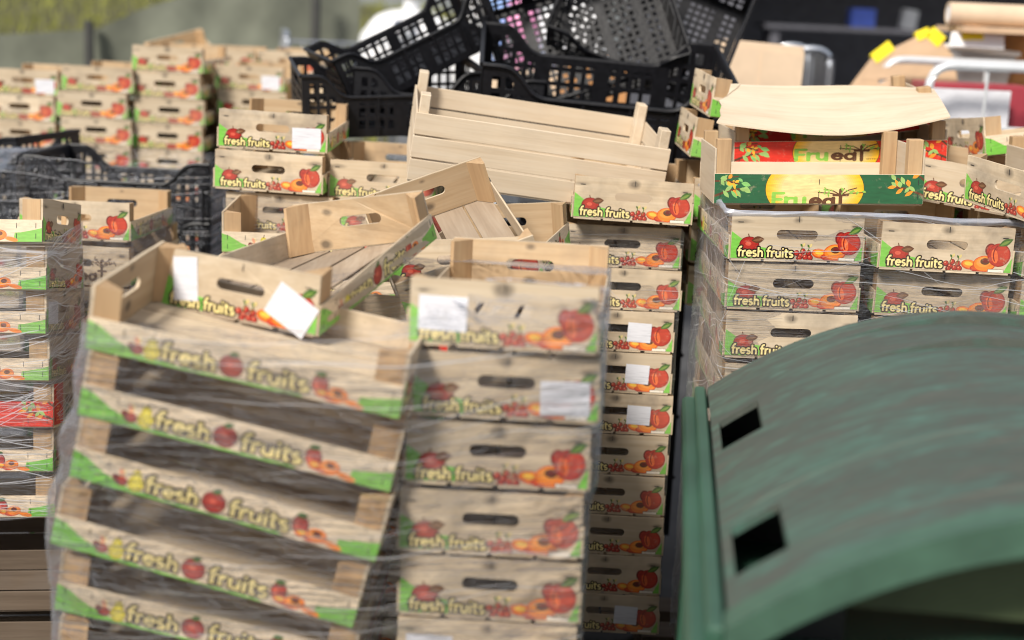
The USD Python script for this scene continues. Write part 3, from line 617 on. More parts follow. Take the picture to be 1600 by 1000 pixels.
crate('plain', 'upper of two narrow-end crates left of the plywood sheet', (.748, 4.05, 1.535), (-86, -4, 3))
crate('plain', 'lower of two narrow-end crates left of the plywood sheet', (.700, 3.98, 1.420), (-88, -6, 2))
crate('worn', 'brown crate in shade between the green crate and the white tilted crate', (1.20, 3.70, 1.375), (-20, 0, 6))
# plywood sheet
xs, ys = np.linspace(0, 1, 26), np.linspace(0, 1, 9)
def sheet_grid():
    A, B, C, D = map(np.array, ((.466, 3.50, 1.560), (1.045, 3.50, 1.596), (1.10, 3.86, 1.650), (.535, 3.86, 1.638)))
    V = []
    for t in ys:
        for u in xs:
            uu = u
            if u < .02: uu = -.02 * 0 + .045 * meshkit.noise(np.array([t * 9, 3.3, 0])) + (.05 * t if t > .6 else 0)
            p = (1 - t) * ((1 - uu) * A + uu * B) + t * ((1 - uu) * D + uu * C)
            p = p + np.array([0, 0, -.034 * math.sin(PI * u) * (1 - t) ** .7 + .003 * math.sin(7 * u + 3 * t)])
            V.append(p)
    n = len(xs); V = np.array(V); F_ = []
    for j in range(len(ys) - 1):
        for i in range(n - 1): F_.append((j * n + i, j * n + i + 1, (j + 1) * n + i + 1, (j + 1) * n + i))
    V2 = V - np.array([0, 0, .004]); N = len(V)
    Q = F_ + [tuple(N + k for k in q[::-1]) for q in F_]
    for i in range(n - 1):
        Q.append((i, N + i, N + i + 1, i + 1)); a = (len(ys) - 1) * n + i; Q.append((a, a + 1, N + a + 1, N + a))
    for j in range(len(ys) - 1):
        a, b = j * n, (j + 1) * n; Q.append((a, b, N + b, N + a)); a, b = a + n - 1, b + n - 1; Q.append((a, N + a, N + b, b))
    return (np.vstack([V, V2]), np.array(Q))
obj('plywood_sheet', sheet_grid(), 'wood_white_x', smooth=40, label='pale curved plywood sheet with a torn left edge over the red crates', cat='plywood sheet')
# left rear stack
GZ = 'crates of the left middle stack'
crate('paper_right', 'open crate with a white paper on top of the left middle stack', (-.674, 4.12, 1.404), (.4, .1, 1.4), GZ)
crate('plain_b', 'dark-slotted crate directly under the white-papered one in the left middle stack', (-.665, 4.08, 1.296), (-2.5, -.1, 1.2), GZ)
crate('plain', 'open crate right of the pair, under the black plastic crates', (-.368, 4.13, 1.283), (-.4, .8, .8), GZ)
Zl = ['crate in the next layer of the left middle stack, behind a crate corner', 'crate in the next layer of the left middle stack, mostly behind the tilted crate']
for k, x in enumerate((-.645, -.335)):
    crate('plain', Zl[k], (x, 4.10, 1.182), (-1, 0, 1), GZ)
    for i in range(9): crate('plain', 'crate hidden low in the left middle stack', (x, 4.10, 1.068 - .1135 * i), (-1, 0, 0), GZ)
crate('plain_b', 'crate turned end-on, its left corner showing beside the tilted crate', (-.50, 3.72, 1.175), (-88, 0, 1.5))
for i in range(9): crate('plain', 'crate hidden under the end-on crate', (-.50, 3.70, 1.06 - .113 * i), (-90, 0, 0), 'hidden crates under the end-on crate')
# left edge stack
GL_ = 'leaning wrapped crates at the left edge'
Ll = ['topmost wrapped crate of the stack at the left edge', 'second wrapped crate of the left edge stack', 'third wrapped crate of the left edge stack with a torn white paper', 'fourth wrapped crate of the left edge stack', 'crate with a bright red corner and red plank in the left edge stack', 'sixth wrapped crate of the left edge stack', 'seventh wrapped crate of the left edge stack, film fanning over its corner']
Lz = [1.192, 1.079, .972, .857, .741, .628, .51]
for i, (z, l) in enumerate(zip(Lz, Ll)):
    crate('paper_left' if i == 2 else 'red_end' if i == 4 else 'plain', l, (-1.352 + .004 * math.sin(i * 2), 3.415, z), (90 + i * .7, -1.5, 10.5), GL_)
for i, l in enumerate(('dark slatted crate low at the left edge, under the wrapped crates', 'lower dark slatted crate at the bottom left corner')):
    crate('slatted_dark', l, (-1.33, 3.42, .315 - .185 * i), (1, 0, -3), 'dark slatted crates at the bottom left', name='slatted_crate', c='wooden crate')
crate('plain_b', 'crate with a big orange peach, standing behind the left edge stack', (-1.184, 4.003, 1.141), (1.2, -3, .2))
crate('tree', 'crate with a brown tree print, behind the left edge stack', (-1.175, 4.01, 1.033), (-1.3, 0, .4))
for i in range(8): crate('plain', 'crate hidden low behind the left edge stack', (-1.175, 4.01, .92 - .110 * i), (-1, 0, 0), 'hidden crates behind the left edge stack')
# far left stacks
GB = 'blurred crates of the far left stacks'
Bl = {2: ['top crate of the second far left column', 'second crate of the second far left column', 'third crate of the second far left column', 'fourth crate of the second far left column'],
      3: ['top crate of the third, highest far left column', 'second crate of the highest far left column', 'third crate of the highest far left column', 'fourth crate of the highest far left column'],
      4: ['far left crate with a white paper, at the right end of the row', 'second crate at the right end of the far left row', 'third crate at the right end of the far left row'],
      1: ['far left crate with a white paper, at the left picture edge', 'second blurred crate at the left picture edge', 'third blurred crate at the left picture edge']}
Bc = {1: (-2.10, 6.25, 1.375), 2: (-1.785, 6.24, 1.400), 3: (-1.49, 6.28, 1.492), 4: (-1.165, 6.44, 1.420)}
for c, (x, y, z) in Bc.items():
    for i, l in enumerate(Bl[c]):
        crate('paper_right' if i == 0 and c in (1, 4) else ('plain' if i % 2 else 'plain_b'), l, (x + .008 * math.sin(c + i * 2), y, z - .1085 * i), (math.sin(i * 3 + c) * 1.5, 0, .5), GB)
    n0 = len(Bl[c])
    k = 0
    while z - .1085 * (n0 + k) > .15:
        crate('plain', 'crate hidden low in the far left stacks', (x, y, z - .1085 * (n0 + k)), (0, 0, 0), 'hidden crates of the far left stacks'); k += 1
crate('plain', 'open crate in the row behind the far left stacks, tan inside', (-1.42, 7.0, 1.47), (3, 0, 0))
crate('plain', 'second open crate in the row behind, further right', (-1.10, 7.05, 1.47), (-2, 0, 0))
crate('plain', 'tilted crate whose post sticks up behind the far left stacks', (-1.60, 6.95, 1.46), (25, 14, -16))
crate('plain', 'pale crate leaning on end beside the black plastic crates', (-.86, 6.1, 1.33), (20, 5, -62))
for i in range(2):
    for x in (-1.6, -1.28, -.95): crate('plain', 'crate hidden in the rear row of the far left stacks', (x, 7.03, 1.20 + .13 * i), (0, 0, 0), 'hidden rear crates of the far left stacks')

# black plastic crates
GP = 'black plastic crates thrown in a heap'
def pcrate(label, loc, rot, scale=None, group=GP): return crate('plastic', label, loc, rot, group, name='plastic_crate', scale=scale, c='plastic crate')
pcrate('wide black plastic crate lying open behind the big slatted crate', (.235, 4.47, 1.445), (2, 13, 3), 1.24)
pcrate('black plastic crate at the lower left of the heap', (-.43, 4.60, 1.43), (14, 6, -3), .95)
pcrate('black plastic crate sloping up to the right, upper left of the heap', (-.36, 4.80, 1.60), (20, 4, -27), .92)
pcrate('black plastic crate standing on edge in the middle of the heap', (.20, 4.90, 1.70), (4, 66, -18))
pcrate('black plastic crate at the upper right of the heap, leaning', (.42, 5.02, 1.75), (-8, 62, 18))
pcrate('black plastic crate under the heap, its side behind the left middle stack', (-.25, 4.70, 1.40), (5, 0, 2))
for i in range(5):
    for x in (-.44, .24): pcrate('black plastic crate hidden low under the heap', (x, 4.62, .14 + .205 * i + .0), (2, 0, 0), None, 'hidden plastic crates under the heap')
GK = 'black plastic crates wrapped in film'
pcrate('upper film-wrapped black plastic crate at the left', (-1.27, 4.72, 1.085), (-3, 0, 0), None, GK)
for i in range(4): pcrate('film-wrapped black plastic crate low in the left stack', (-1.27, 4.72, .895 - .205 * i), (-3, 0, 0), None, GK)
pcrate('wrapped black plastic crate left of the upper wrapped one, cut by the picture edge', (-1.95, 4.8, 1.05), (4, 0, 0), None, GK)
pcrate('black plastic crate standing before the far left stacks', (-1.97, 5.2, 1.08), (-14, 0, -4))

# ------------------------------------------------------------------ stretch film round the stacks
def corners(p, w=.3, L=.5, H=.106):
    yaw, tx, ty = (math.radians(a) for a in p[3:])
    cz, sz, cxx, sxx, cy, sy = math.cos(yaw), math.sin(yaw), math.cos(tx), math.sin(tx), math.cos(ty), math.sin(ty)
    R = np.array([[cz, -sz, 0], [sz, cz, 0], [0, 0, 1]]) @ np.array([[cy, 0, sy], [0, 1, 0], [-sy, 0, cy]]) @ np.array([[1, 0, 0], [0, cxx, -sxx], [0, sxx, cxx]])
    P = np.array([(a * w / 2, b * L / 2, c * H) for a in (-1, 1) for b in (-1, 1) for c in (0, 1)])
    return P @ R.T + np.array(p[:3])
def film_ring(pts, z0, ztop, n=150, nz=46, seed=1, amp=.004, grow=.004):
    """outline of the wrapped goods, level by level, with wrinkles. ztop(x, y): height of the film's upper edge there"""
    hull = trimesh.convex.convex_hull(np.asarray(pts)); lo, hi = hull.bounds[:, 2]
    c0 = hull.vertices.mean(0)[:2]
    rows = []
    P_ = np.asarray(pts)
    def outline(z):
        z = min(max(z, lo + .002), hi - .002)
        s = hull.section(plane_origin=(0, 0, z), plane_normal=(0, 0, 1))
        whole = MultiPoint(np.asarray(s.vertices)[:, :2]).convex_hull
        near = P_[np.abs(P_[:, 2] - z) < .10][:, :2]
        if len(near) > 7:
            tight = MultiPoint(near).convex_hull
            if tight.area > .6 * whole.area: whole = tight.intersection(whole.buffer(.02)).convex_hull
        return whole.buffer(grow, 3)
    lev = [outline(z) for z in np.linspace(z0, hi, 24)]
    c0 = np.array(lev[12].centroid.coords[0])
    def hit(poly, a):
        far = c0 + 5 * np.array([math.cos(a), math.sin(a)])
        q = poly.exterior.intersection(LineString([c0, far]))
        if q.is_empty: q = poly.exterior.interpolate(poly.exterior.project(Point(far)))
        return np.array(getattr(q, 'geoms', [q])[-1].coords[-1])
    # spread the angles evenly along the outline
    ref = lev[len(lev) // 2].exterior; ang = []
    for k in range(n):
        p = ref.interpolate(k / n, normalized=True); ang.append(math.atan2(p.y - c0[1], p.x - c0[0]))
    V = np.zeros((nz, n, 3))
    for k, a in enumerate(ang):
        col = np.array([hit(l, a) for l in lev]); zt = ztop(*col[len(col) // 2])
        zz = z0 + (zt - z0) * np.linspace(0, 1, nz)
        zs = np.linspace(z0, hi, 24)
        x, y = np.interp(zz, zs, col[:, 0]), np.interp(zz, zs, col[:, 1])
        p = np.stack([x * 3 + y * 3, zz * 14 + (x - y) * 1.5, np.full(nz, seed * 3.1)], 1)
        w = (meshkit.fbm(p, 3, seed) - .5) * 2 * amp + (meshkit.fbm(p * np.array([2.0, 6.0, 1]), 2, seed + 5) - .5) * amp
        d = np.stack([np.full(nz, math.cos(a)), np.full(nz, math.sin(a))], 1)
        V[:, k, 0], V[:, k, 1], V[:, k, 2] = x + d[:, 0] * w, y + d[:, 1] * w, zz + .010 * (meshkit.noise(np.array([k * .15, seed, 0])) - .5)
    Q = [(j * n + i, j * n + (i + 1) % n, (j + 1) * n + (i + 1) % n, (j + 1) * n + i) for j in range(nz - 1) for i in range(n)]
    return V, (V.reshape(-1, 3), np.array(Q))
def strands(V, count, seed, span=(.25, .9), width=(.0006, .0022), slope=.06, fan=(), kmin=0, kmax=None, zr=(0, 1)):
    """stretched ridges of film running round the ring V (nz, n, 3)"""
    r = random.Random(seed); nz, n, _ = V.shape; kmax = kmax or n
    out = []
    def at(k, j):
        k %= n; k0, j0 = int(k), int(min(max(j, 0), nz - 1.001)); a, b = k - k0, min(max(j, 0), nz - 1.001) - j0; k1 = (k0 + 1) % n
        return (V[j0, k0] * (1 - a) + V[j0, k1] * a) * (1 - b) + (V[j0 + 1, k0] * (1 - a) + V[j0 + 1, k1] * a) * b
    ctr = V.mean((0, 1))
    def ribbon(k0, j0, k1, j1, w):
        m = max(6, int(abs(k1 - k0) * 1.2)); P = []
        for t in np.linspace(0, 1, m):
            p = at(k0 + (k1 - k0) * t, j0 + (j1 - j0) * t); o = p - ctr; o[2] = 0; P.append(p + o / np.linalg.norm(o) * .0022)
        P = np.array(P); ww = w * np.sin(np.linspace(.25, PI - .25, m))[:, None]
        up = np.array([0, 0, 1.0])
        A, B = P + up * ww / 2, P - up * ww / 2
        out.append(((np.vstack([A, B])), np.array([(i, m + i, m + i + 1, i + 1) for i in range(m - 1)])))
    for _ in range(count):
        k0 = r.uniform(kmin, kmax); L = r.uniform(*span) * n * .22; j0 = r.uniform(zr[0], zr[1]) * (nz - 1)
        ribbon(k0, j0, k0 + L, j0 + r.gauss(0, slope) * nz, r.uniform(*width) * (2.2 if r.random() < .08 else 1))
    for (k, j, dk, spread, cnt) in fan:
        for q in range(cnt): ribbon(k, j * (nz - 1) + r.uniform(-.4, .4), k + dk * r.uniform(.6, 1), j * (nz - 1) + spread * nz * (q / cnt - .5), r.uniform(*width))
    vs, fs, o = [], [], 0
    for v, f in out: vs.append(v); fs.append(f + o); o += len(v)
    return np.vstack(vs), np.vstack(fs)
def band(V, h, seed, bulge=.006):
    """the bunched upper edge of the film"""
    nz, n, _ = V.shape; c = V.mean((0, 1)); rows = []
    for j, t in enumerate(np.linspace(0, 1, 6)):
        R_ = []
        for k in range(n):
            p = V[-1, k].copy(); o = p - c; o[2] = 0; o /= np.linalg.norm(o)
            hh = h * (.45 + 1.1 * meshkit.fbm(np.array([k * .11, seed, 0]), 3, seed))
            w = bulge * math.sin(PI * t) + .004 * (meshkit.noise(np.array([k * .7, t * 5, seed])) - .3)
            R_.append(p + o * (.002 + w) + np.array([0, 0, -hh * t + .004]))
        rows.append(R_)
    V2 = np.array(rows).reshape(-1, 3)
    return V2, np.array([(j * n + i, (j + 1) * n + i, (j + 1) * n + (i + 1) % n, j * n + (i + 1) % n) for j in range(5) for i in range(n)])
def wrap(label, pts, z0, ztop, m, seed, ns, amp=.004, n=150, nz=46, fan=(), top=0, left=0, corner=False, **k):
    V, mesh = film_ring(pts, z0, ztop, n, nz, seed, amp)
    if corner:
        mid = V[nz // 2]; kc = int(np.argmax(mid[:, 0] - mid[:, 1]))
        fan = [(kc, j, dk, sp, c_) for j, dk, sp, c_ in ((.95, 30, .25, 14), (.95, -30, .3, 16), (.62, -34, .22, 16), (.38, -34, .3, 18), (.12, -30, .5, 26), (.5, 20, .2, 10))]
    t = thing('stretch_film', label, 'plastic film')
    obj('film_sheet', mesh, m, t, smooth=True)
    if ns: obj('stretched_ridges', strands(V, ns, seed, fan=fan, **k), 'film_strand', t, kind='stuff')
    if top: obj('bunched_edge', band(V, top, seed), 'film_band', t, smooth=True)
    if left:
        mid = V[V.shape[0] // 2]; ks = np.where(mid[:, 0] < mid[:, 0].min() + .02)[0]
        if len(ks): obj('stretched_ridges', strands(V, left, seed + 50, span=(.05, .25), width=(.0012, .0045), slope=.22, kmin=ks.min() - 4, kmax=ks.max() - 2), 'film_strand', t, kind='stuff')
    return V
ptsA = np.vstack([corners(p) for p in Ap + Wp] + [corners((-.476, 2.305, .3, -93, -3, 2)), corners((-.008, 2.405, .15, -2, 0, 0))])
wrap('milky stretch film wound round the front stack of fresh fruits crates', ptsA, .2, lambda x, y: 1.315 + .065 * min(max((x + .35) / .35, 0), 1), 'film_front', 3, 170, .005, 190, 60, width=(.0006, .0018), slope=.02)
ptsX = np.vstack([corners((.277, 3.80, z, -1.6, 0, 0)) for z in (.2, 1.18)])
wrap('clear streaky film round the shaded middle stack', ptsX, .2, lambda x, y: 1.275, 'film_clear', 5, 150, .004)
ptsY = np.vstack([corners((x, 3.36, z, 0, 0, 0)) for x in (.618, .955, 1.278) for z in (.2, 1.287)])
wrap('clear film with white ridges round the sharp right stack', ptsY, .2, lambda x, y: 1.398, 'film_clear', 8, 330, .004, 200, 46, slope=.05, width=(.0006, .0022), top=.016, left=420)
ptsL = np.vstack([corners((-1.352, 3.415, z, 91, -1.5, 10.5)) for z in Lz])
wrap('white streaked film fanning round the stack at the left edge', ptsL, .50, lambda x, y: 1.215 + .06 * (x + 1.35), 'film_clear', 11, 560, .004, slope=.045, width=(.0006, .0026), corner=True)
ptsM = np.vstack([corners((-1.18, 4.0, z, 0, 0, 0)) for z in (.2, 1.12)])
wrap('film round the stack behind the left edge stack', ptsM, .2, lambda x, y: 1.19, 'film_clear', 12, 60, .004)
ptsK = np.vstack([corners((-1.27, 4.72, z, -3, 0, 0), .6, .4, .2) for z in (.1, 1.085)] + [corners((-1.95, 4.8, z, 4, 0, 0), .6, .4, .2) for z in (.1, 1.05)])
wrap('bluish glossy film over the wrapped black plastic crates at the left', ptsK, .15, lambda x, y: 1.285, 'film_dense', 13, 260, .009, width=(.0006, .002))
ptsZ = np.vstack([corners((x, 4.10, z, -1, 0, 0)) for x in (-.645, -.335) for z in (.2, 1.18)])
wrap('film round the lower layers of the left middle stack', ptsZ, .2, lambda x, y: 1.275, 'film_clear', 14, 60, .004)

for x, l in ((-.98, 'left'), (-.66, 'middle'), (-.34, 'right')):
    for i in range(10): crate('plain', 'crate of a low stack below the picture, before the front stack', (x, .80, .15 + .107 * i), (1, 0, 0), 'crates of a low stack below the picture')
# ------------------------------------------------------------------ pallets
define('pallet', lambda P: ([obj('deck_board', bx(-.6, .6, -.4 + k * .175, -.4 + k * .175 + .1, .1, .122), 'wood_grey_x', P) for k in range(5)],
                            [obj('block', bx(x - .05, x + .05, y - .05, y + .05, .022, .0995), 'wood_grey_x', P) for x in (-.55, 0, .55) for y in (-.35, 0, .35)],
                            [obj('bottom_board', bx(-.6, .6, y - .05, y + .05, 0, .0215), 'wood_grey_x', P) for y in (-.35, 0, .35)]))
for l, x, y in (('wooden pallet under the front stack', -.25, 2.45), ('wooden pallet under the right stack', 1.0, 3.55), ('wooden pallet under the left middle stack', -.5, 4.05), ('wooden pallet under the far left stacks', -1.65, 6.4)):
    copy('pallet', PR['pallet'], l, 'pallet', (x, y, .004), (0, 0, 0))

# ------------------------------------------------------------------ green bin
bin_ = thing('waste_container', 'large green wheeled waste container with a dirty domed lid, bottom right', 'waste container', (.268, 1.56, 0), (-5.9, 0, 0))
Lb, Wb, z0, hd = 1.13, .98, 1.118, .178
def dome(u): return hd * (1 - abs(1 - 2 * u) ** 2.15)
def lid_solid():
    import manifold3d as md
    us = np.linspace(0, 1, 61)
    outer = [(u * Wb, z0 + dome(u)) for u in us]
    inner = [(.008 + u * (Wb - .016), z0 - .008 + dome(u)) for u in us[::-1]]
    shell = md.Manifold.extrude(md.CrossSection([[(float(a), float(b)) for a, b in (outer + inner)[::-1]]]), Lb - .06)
    # ends: a turned-down rolled lip at front and back
    lip = md.Manifold.extrude(md.CrossSection([[(float(a), float(b)) for a, b in ([(u * Wb, z0 + dome(u) - .004) for u in us] + [(u * Wb, z0 + dome(u) - .042) for u in us[::-1]])[::-1]]]), .02)
    sol = shell + lip.translate((0, 0, Lb - .066))
    # raised bands that follow the curve
    for v, wv in ((.86, .05), (.70, .035)):
        band = md.Manifold.extrude(md.CrossSection([[(float(a), float(b)) for a, b in ([(u * Wb, z0 + dome(u) + .012 * min(1, max(0, (u - .24) * 5))) for u in us] + [(u * Wb, z0 + dome(u) - .004) for u in us[::-1]])[::-1]]]), wv)
        sol = sol + band.translate((0, 0, v * Lb))
    for v in (.165, .635):                                      # the two grip holes in the left margin
        sol = sol - md.Manifold.cube((.062, .3, .165), True).translate((.044, z0 + .05, v * Lb))
    m = sol.to_mesh(); v = np.array(m.vert_properties[:, :3]); f = np.array(m.tri_verts)
    return trimesh.Trimesh(np.stack([v[:, 0], v[:, 2], v[:, 1]], 1), f[:, ::-1], process=False)
rim_us = np.linspace(0, 1, 61)
rm_ = ext(Polygon([(-.004 + u * (Wb + .008), z0 + dome(u) + .004) for u in rim_us] + [(-.004 + u * (Wb + .008), z0 + dome(u) - .040) for u in rim_us[::-1]]), .05)
obj('lid_rim', xz(rm_, -.046), 'bin_rim_green', bin_, smooth=35)
lid = obj('lid', lid_solid(), 'bin_green', bin_, smooth=35)
obj('lid_end_wall', cat([ext(Polygon([(0.01, 0)] + [(.01 + u * (Wb - .02), .008 + dome(u) - .02 + .012) for u in np.linspace(0, 1, 40)] + [(Wb - .01, 0)]).buffer(0), .01)]).apply_transform(np.array([[1, 0, 0, 0], [0, 0, 1, .09], [0, 1, 0, z0 - .012], [0, 0, 0, 1.0]])), 'bin_dark_green', bin_)
body = []
bodyfront = 0
obj('body', trimesh.convex.convex_hull(np.array([(a * (Wb - 2 * i) + i + .0, b * (Lb - .1 - 2 * i) + .02 + i, zz) for zz, i in ((.18, .09), (z0 - .06, .0)) for a in (0, 1) for b in (0, 1)])), 'bin_body_green', bin_)
obj('rim', cat([cbx(-.046, -.004, -.06, Lb - .02, z0 - .075, z0 - .03, .006), cbx(Wb + .004, Wb + .05, -.02, Lb - .02, z0 - .075, z0 - .03, .006), cbx(-.03, Wb + .03, -.062, -.024, z0 - .075, z0 - .035, .006)]), 'bin_body_green', bin_)
obj('inner_rim', cbx(-.024, -.002, -.02, Lb - .03, z0 - .0295, z0 - .006, .004), 'bin_body_green', bin_)
for v in (.165, .635):
    y0, y1 = v * Lb - .095, v * Lb + .24
    obj('grip_pocket', cat([bx(.004, .148, y0, y1, z0 - .34, z0 - .336), bx(.004, .008, y0, y1, z0 - .3359, z0 - .004), bx(.144, .148, y0, y1, z0 - .3359, z0 + .03), bx(.0081, .1439, y0, y0 + .004, z0 - .3359, z0 - .004)] + [xz(ext(Polygon([(.0081, z0 - .3359), (.1439, z0 - .3359)] + [(x, z0 + dome(x / Wb) - .011) for x in np.linspace(.1439, .0081, 9)]), .004), yy) for yy in (y0 - .001, y1 - .004)]), 'bin_rubber', bin_)
for k in range(7):
    obj('side_rib', cbx(-.03, -.003, .05 + k * .145, .07 + k * .145, .3, z0 - .078, .004), 'bin_body_green', bin_)
for x in (.12, Wb - .12):
    for y in (.12, Lb - .12):
        wh = trimesh.creation.cylinder(.09, .04, sections=20); wh.apply_transform(trimesh.transformations.rotation_matrix(PI / 2, (0, 1, 0))); wh.apply_translation((x, y, .094))
        w_ = obj('wheel', wh, 'bin_rubber', bin_, smooth=40); obj('fork', cat([bx(x - .03, x - .023, y - .02, y + .02, .09, .2), bx(x + .023, x + .03, y - .02, y + .02, .09, .2)]), 'steel', w_)

# ------------------------------------------------------------------ ground and surroundings
obj('ground', bx(-60, 60, -30, 90, -.2, 0), 'asphalt', kind='structure')
fe = thing('tarp_fence', 'grey-green tarpaulin fence sagging at the left, behind the far crates', 'fence')
def tarp():
    n, m = 60, 16; V = []
    for i in range(n):
        u = i / (n - 1); x = -5.2 + u * 4.0; y = 9.6 + u * .9
        top = 1.50 + .10 * max(0, (x + 3.6)) if x < -2.95 else 1.565 + .46 * (1 - math.exp(-(x + 2.95) * 1.4))
        for j in range(m):
            t = j / (m - 1); z = .03 + (top - .03) * t
            V.append((x, y + .10 * (meshkit.fbm(np.array([x * 2.2, z * 1.2, 0]), 3, 2) - .5) * 2, z))
    Q = [(i * m + j, (i + 1) * m + j, (i + 1) * m + j + 1, i * m + j + 1) for i in range(n - 1) for j in range(m - 1)]
    return np.array(V), np.array(Q)
obj('tarpaulin', tarp(), 'tarp', fe, smooth=True)
for x in (-4.4, -3.02, -1.5): obj('post', tube([(x, 9.55 + (x + 5.2) * .195, 0), (x + .02, 9.55 + (x + 5.2) * .195, 1.62 if x < -2 else 1.95)], .035, 8), 'dark_post', fe, smooth=40)
gb = np.array([(-14, 10.6, 0), (-.2, 12.2, 0), (-14, 12.5, 1.55), (-.2, 14.0, 1.75), (-14, 24, 4.2), (-.2, 25, 3.4)])
def bank():
    n, m = 40, 24; V = []
    for j in range(m):
        for i in range(n):
            u, t = i / (n - 1), j / (m - 1); x = -16 + 15.5 * u; y = 10.9 + .12 * (x + 16) + t * 14
            V.append((x, y, 2.5 * t ** .7 * (1.0 - .35 * u) + .12 * meshkit.fbm(np.array([x, y, 0]), 3, 4)))
    return np.array(V), np.array([(j * n + i, j * n + i + 1, (j + 1) * n + i + 1, (j + 1) * n + i) for j in range(m - 1) for i in range(n - 1)])
obj('grass_bank', bank(), 'soil', kind='structure', smooth=True)
def grass():
    V, F_ = [], []
    bv, bf = bank()
    for k in range(16000):
        i = rng.randrange(len(bv)); x, y, z = bv[i] + np.array([rng.uniform(-.25, .25), rng.uniform(-.3, .3), 0])
        h, a, w = rng.uniform(.08, .26), rng.uniform(0, 6.28), .012; o = len(V); lx, ly = rng.gauss(0, .06), rng.gauss(0, .06)
        V += [(x - w * math.cos(a), y - w * math.sin(a), z - .03), (x + w * math.cos(a), y + w * math.sin(a), z - .03), (x + lx, y + ly, z + h)]; F_.append((o, o + 1, o + 2))
    return np.array(V), np.array(F_)
g = obj('grass', trimesh.Trimesh(*grass(), process=False), 'grass_green', kind='stuff', label='bright yellow-green grass on the bank above the tarpaulin fence', cat='grass')
# warehouse with a dark open bay
wh = thing('warehouse', 'dark open-fronted warehouse across the yard, upper right', 'building')
obj('floor_slab', bx(1.6, 16, 13.0, 22, .004, .10), 'mid_wall', wh)
obj('back_wall', bx(1.701, 15.799, 15.8, 16, .1, 3.39), 'dark_wall', wh)
obj('side_wall', bx(1.5, 1.7, 13.2, 21.8, .1, 5), 'dark_wall', wh)
obj('side_wall', bx(15.8, 16, 13.2, 21.8, .1, 5), 'dark_wall', wh)
obj('roof', bx(1.0, 16.4, 12.4, 22.4, 3.4, 3.6), 'dark_wall', wh)
obj('fascia', bx(1.0, 16.4, 12.25, 12.398, 2.9, 3.8), 'mid_wall', wh)
for x in (1.75, 4.8, 7.9): obj('column', bx(x, x + .18, 13.0, 13.18, .1, 3.398), 'dark_wall', wh)
def roll_cage(label, loc, rz, w=.7, d=.8, h=1.7, m='steel', bars=7, cat_='roll cage'):
    t = thing('roll_cage', label, cat_, loc, (rz, 0, 0), 'steel roll cages in the yard')
    obj('base', cbx(-w / 2, w / 2, -d / 2, d / 2, .12, .16, .005), m, t)
    for s in (-1, 1):
        p = round_path([(s * w / 2, -d / 2, .16), (s * w / 2, -d / 2, h), (s * w / 2, d / 2, h), (s * w / 2, d / 2, .16)], .09, 5)
        f = obj('side_frame', tube(p, .017, 8), m, t, smooth=40)
        obj('bars', cat([tube([(s * w / 2, y, .16), (s * w / 2, y, h)], .006, 6) for y in np.linspace(-d / 2, d / 2, bars + 2)[1:-1]] + [tube([(s * w / 2, -d / 2, z), (s * w / 2, d / 2, z)], .008, 6) for z in (.6, 1.1, 1.45)]), m, f)
        for y in (-1, 1):
            q = trimesh.creation.cylinder(.06, .03, sections=14); q.apply_transform(trimesh.transformations.rotation_matrix(PI / 2, (0, 1, 0))); q.apply_translation((s * (w / 2 - .05), y * (d / 2 - .07), .06)); obj('castor', q, 'bin_rubber', t)
    obj('back_bars', cat([tube([(-w / 2, d / 2 - .03, z), (w / 2, d / 2 - .03, z)], .009, 6) for z in (.4, .8, 1.2, 1.55)] + [tube([(x, d / 2 - .03, .16), (x, d / 2 - .03, 1.55)], .006, 6) for x in np.linspace(-w / 2, w / 2, bars)[1:-1]]), m, t)
    return t
roll_cage('shiny steel roll cage seen end-on right of the tan cardboard', (1.395, 7.3, 0), 86, .8, .2, 1.69)
roll_cage('steel roll cage left of the black crates, its mesh catching the light', (-1.15, 9.4, 0), 12, .8, .7, 1.62)
roll_cage('second steel roll cage behind, next to the dark gap', (-.45, 10.2, 0), -8, .8, .7, 1.70)
roll_cage('pale tubular roll cage holding boxes at the right', (1.95, 5.75, 0), 90, .7, .86, 1.675, 'white_tube', 3)
# cardboard and boxes
def flat_box(name, label, cat_, loc, rot, w, d, h, m, group=None, flaps=True, tape=None):
    t = thing(name, label, cat_, loc, rot, group)
    obj('body', cbx(-w / 2, w / 2, -d / 2, d / 2, 0, h, .004), m, t)
    if flaps:
        obj('flap', bx(-w / 2, w / 2, -d / 2 - .004, -d / 2 - .0005, h * .5, h * .97), m, t)
        obj('flap', bx(-.003, w / 2, -d / 2 - .008, -d / 2 - .0045, h * .06, h * .96), m, t)
    if tape: obj('tape', bx(-w / 2 - .002, w / 2 + .002, -d / 2 - .011, -d / 2 - .0085, h * .45, h * .55), tape, t)
    return t
flat_box('cardboard_box', 'tall tan cardboard box behind the right stack', 'cardboard box', (.89, 5.7, .95), (4, -5, 3), .33, .22, .77, 'cardboard_light')
flat_box('cardboard_box', 'red and white carton inside the tubular roll cage', 'carton', (1.80, 5.78, 1.30), (-4, 0, 0), .42, .3, .30, 'red_card', flaps=False)
obj('paper_sheet', bx(1.545, 1.88, 5.55, 5.556, 1.40, 1.585), 'paper', label='white sheet of card before the red carton', cat='card')
flat_box('cardboard_box', 'brown orange cardboard box at the top right edge', 'cardboard box', (2.17, 6.5, 1.58), (-8, 0, 3), .4, .3, .24, 'cardboard_orange')
flat_box('cardboard_box', 'pale cardboard box low at the far right edge', 'cardboard box', (2.1, 6.1, 1.32), (6, 0, 0), .35, .3, .2, 'cardboard_light')
tc_ = thing('plastic_tub', 'grey plastic tub behind the yellow-taped cardboard', 'tub', (1.93, 6.4, 1.50), (0, 0, 4))
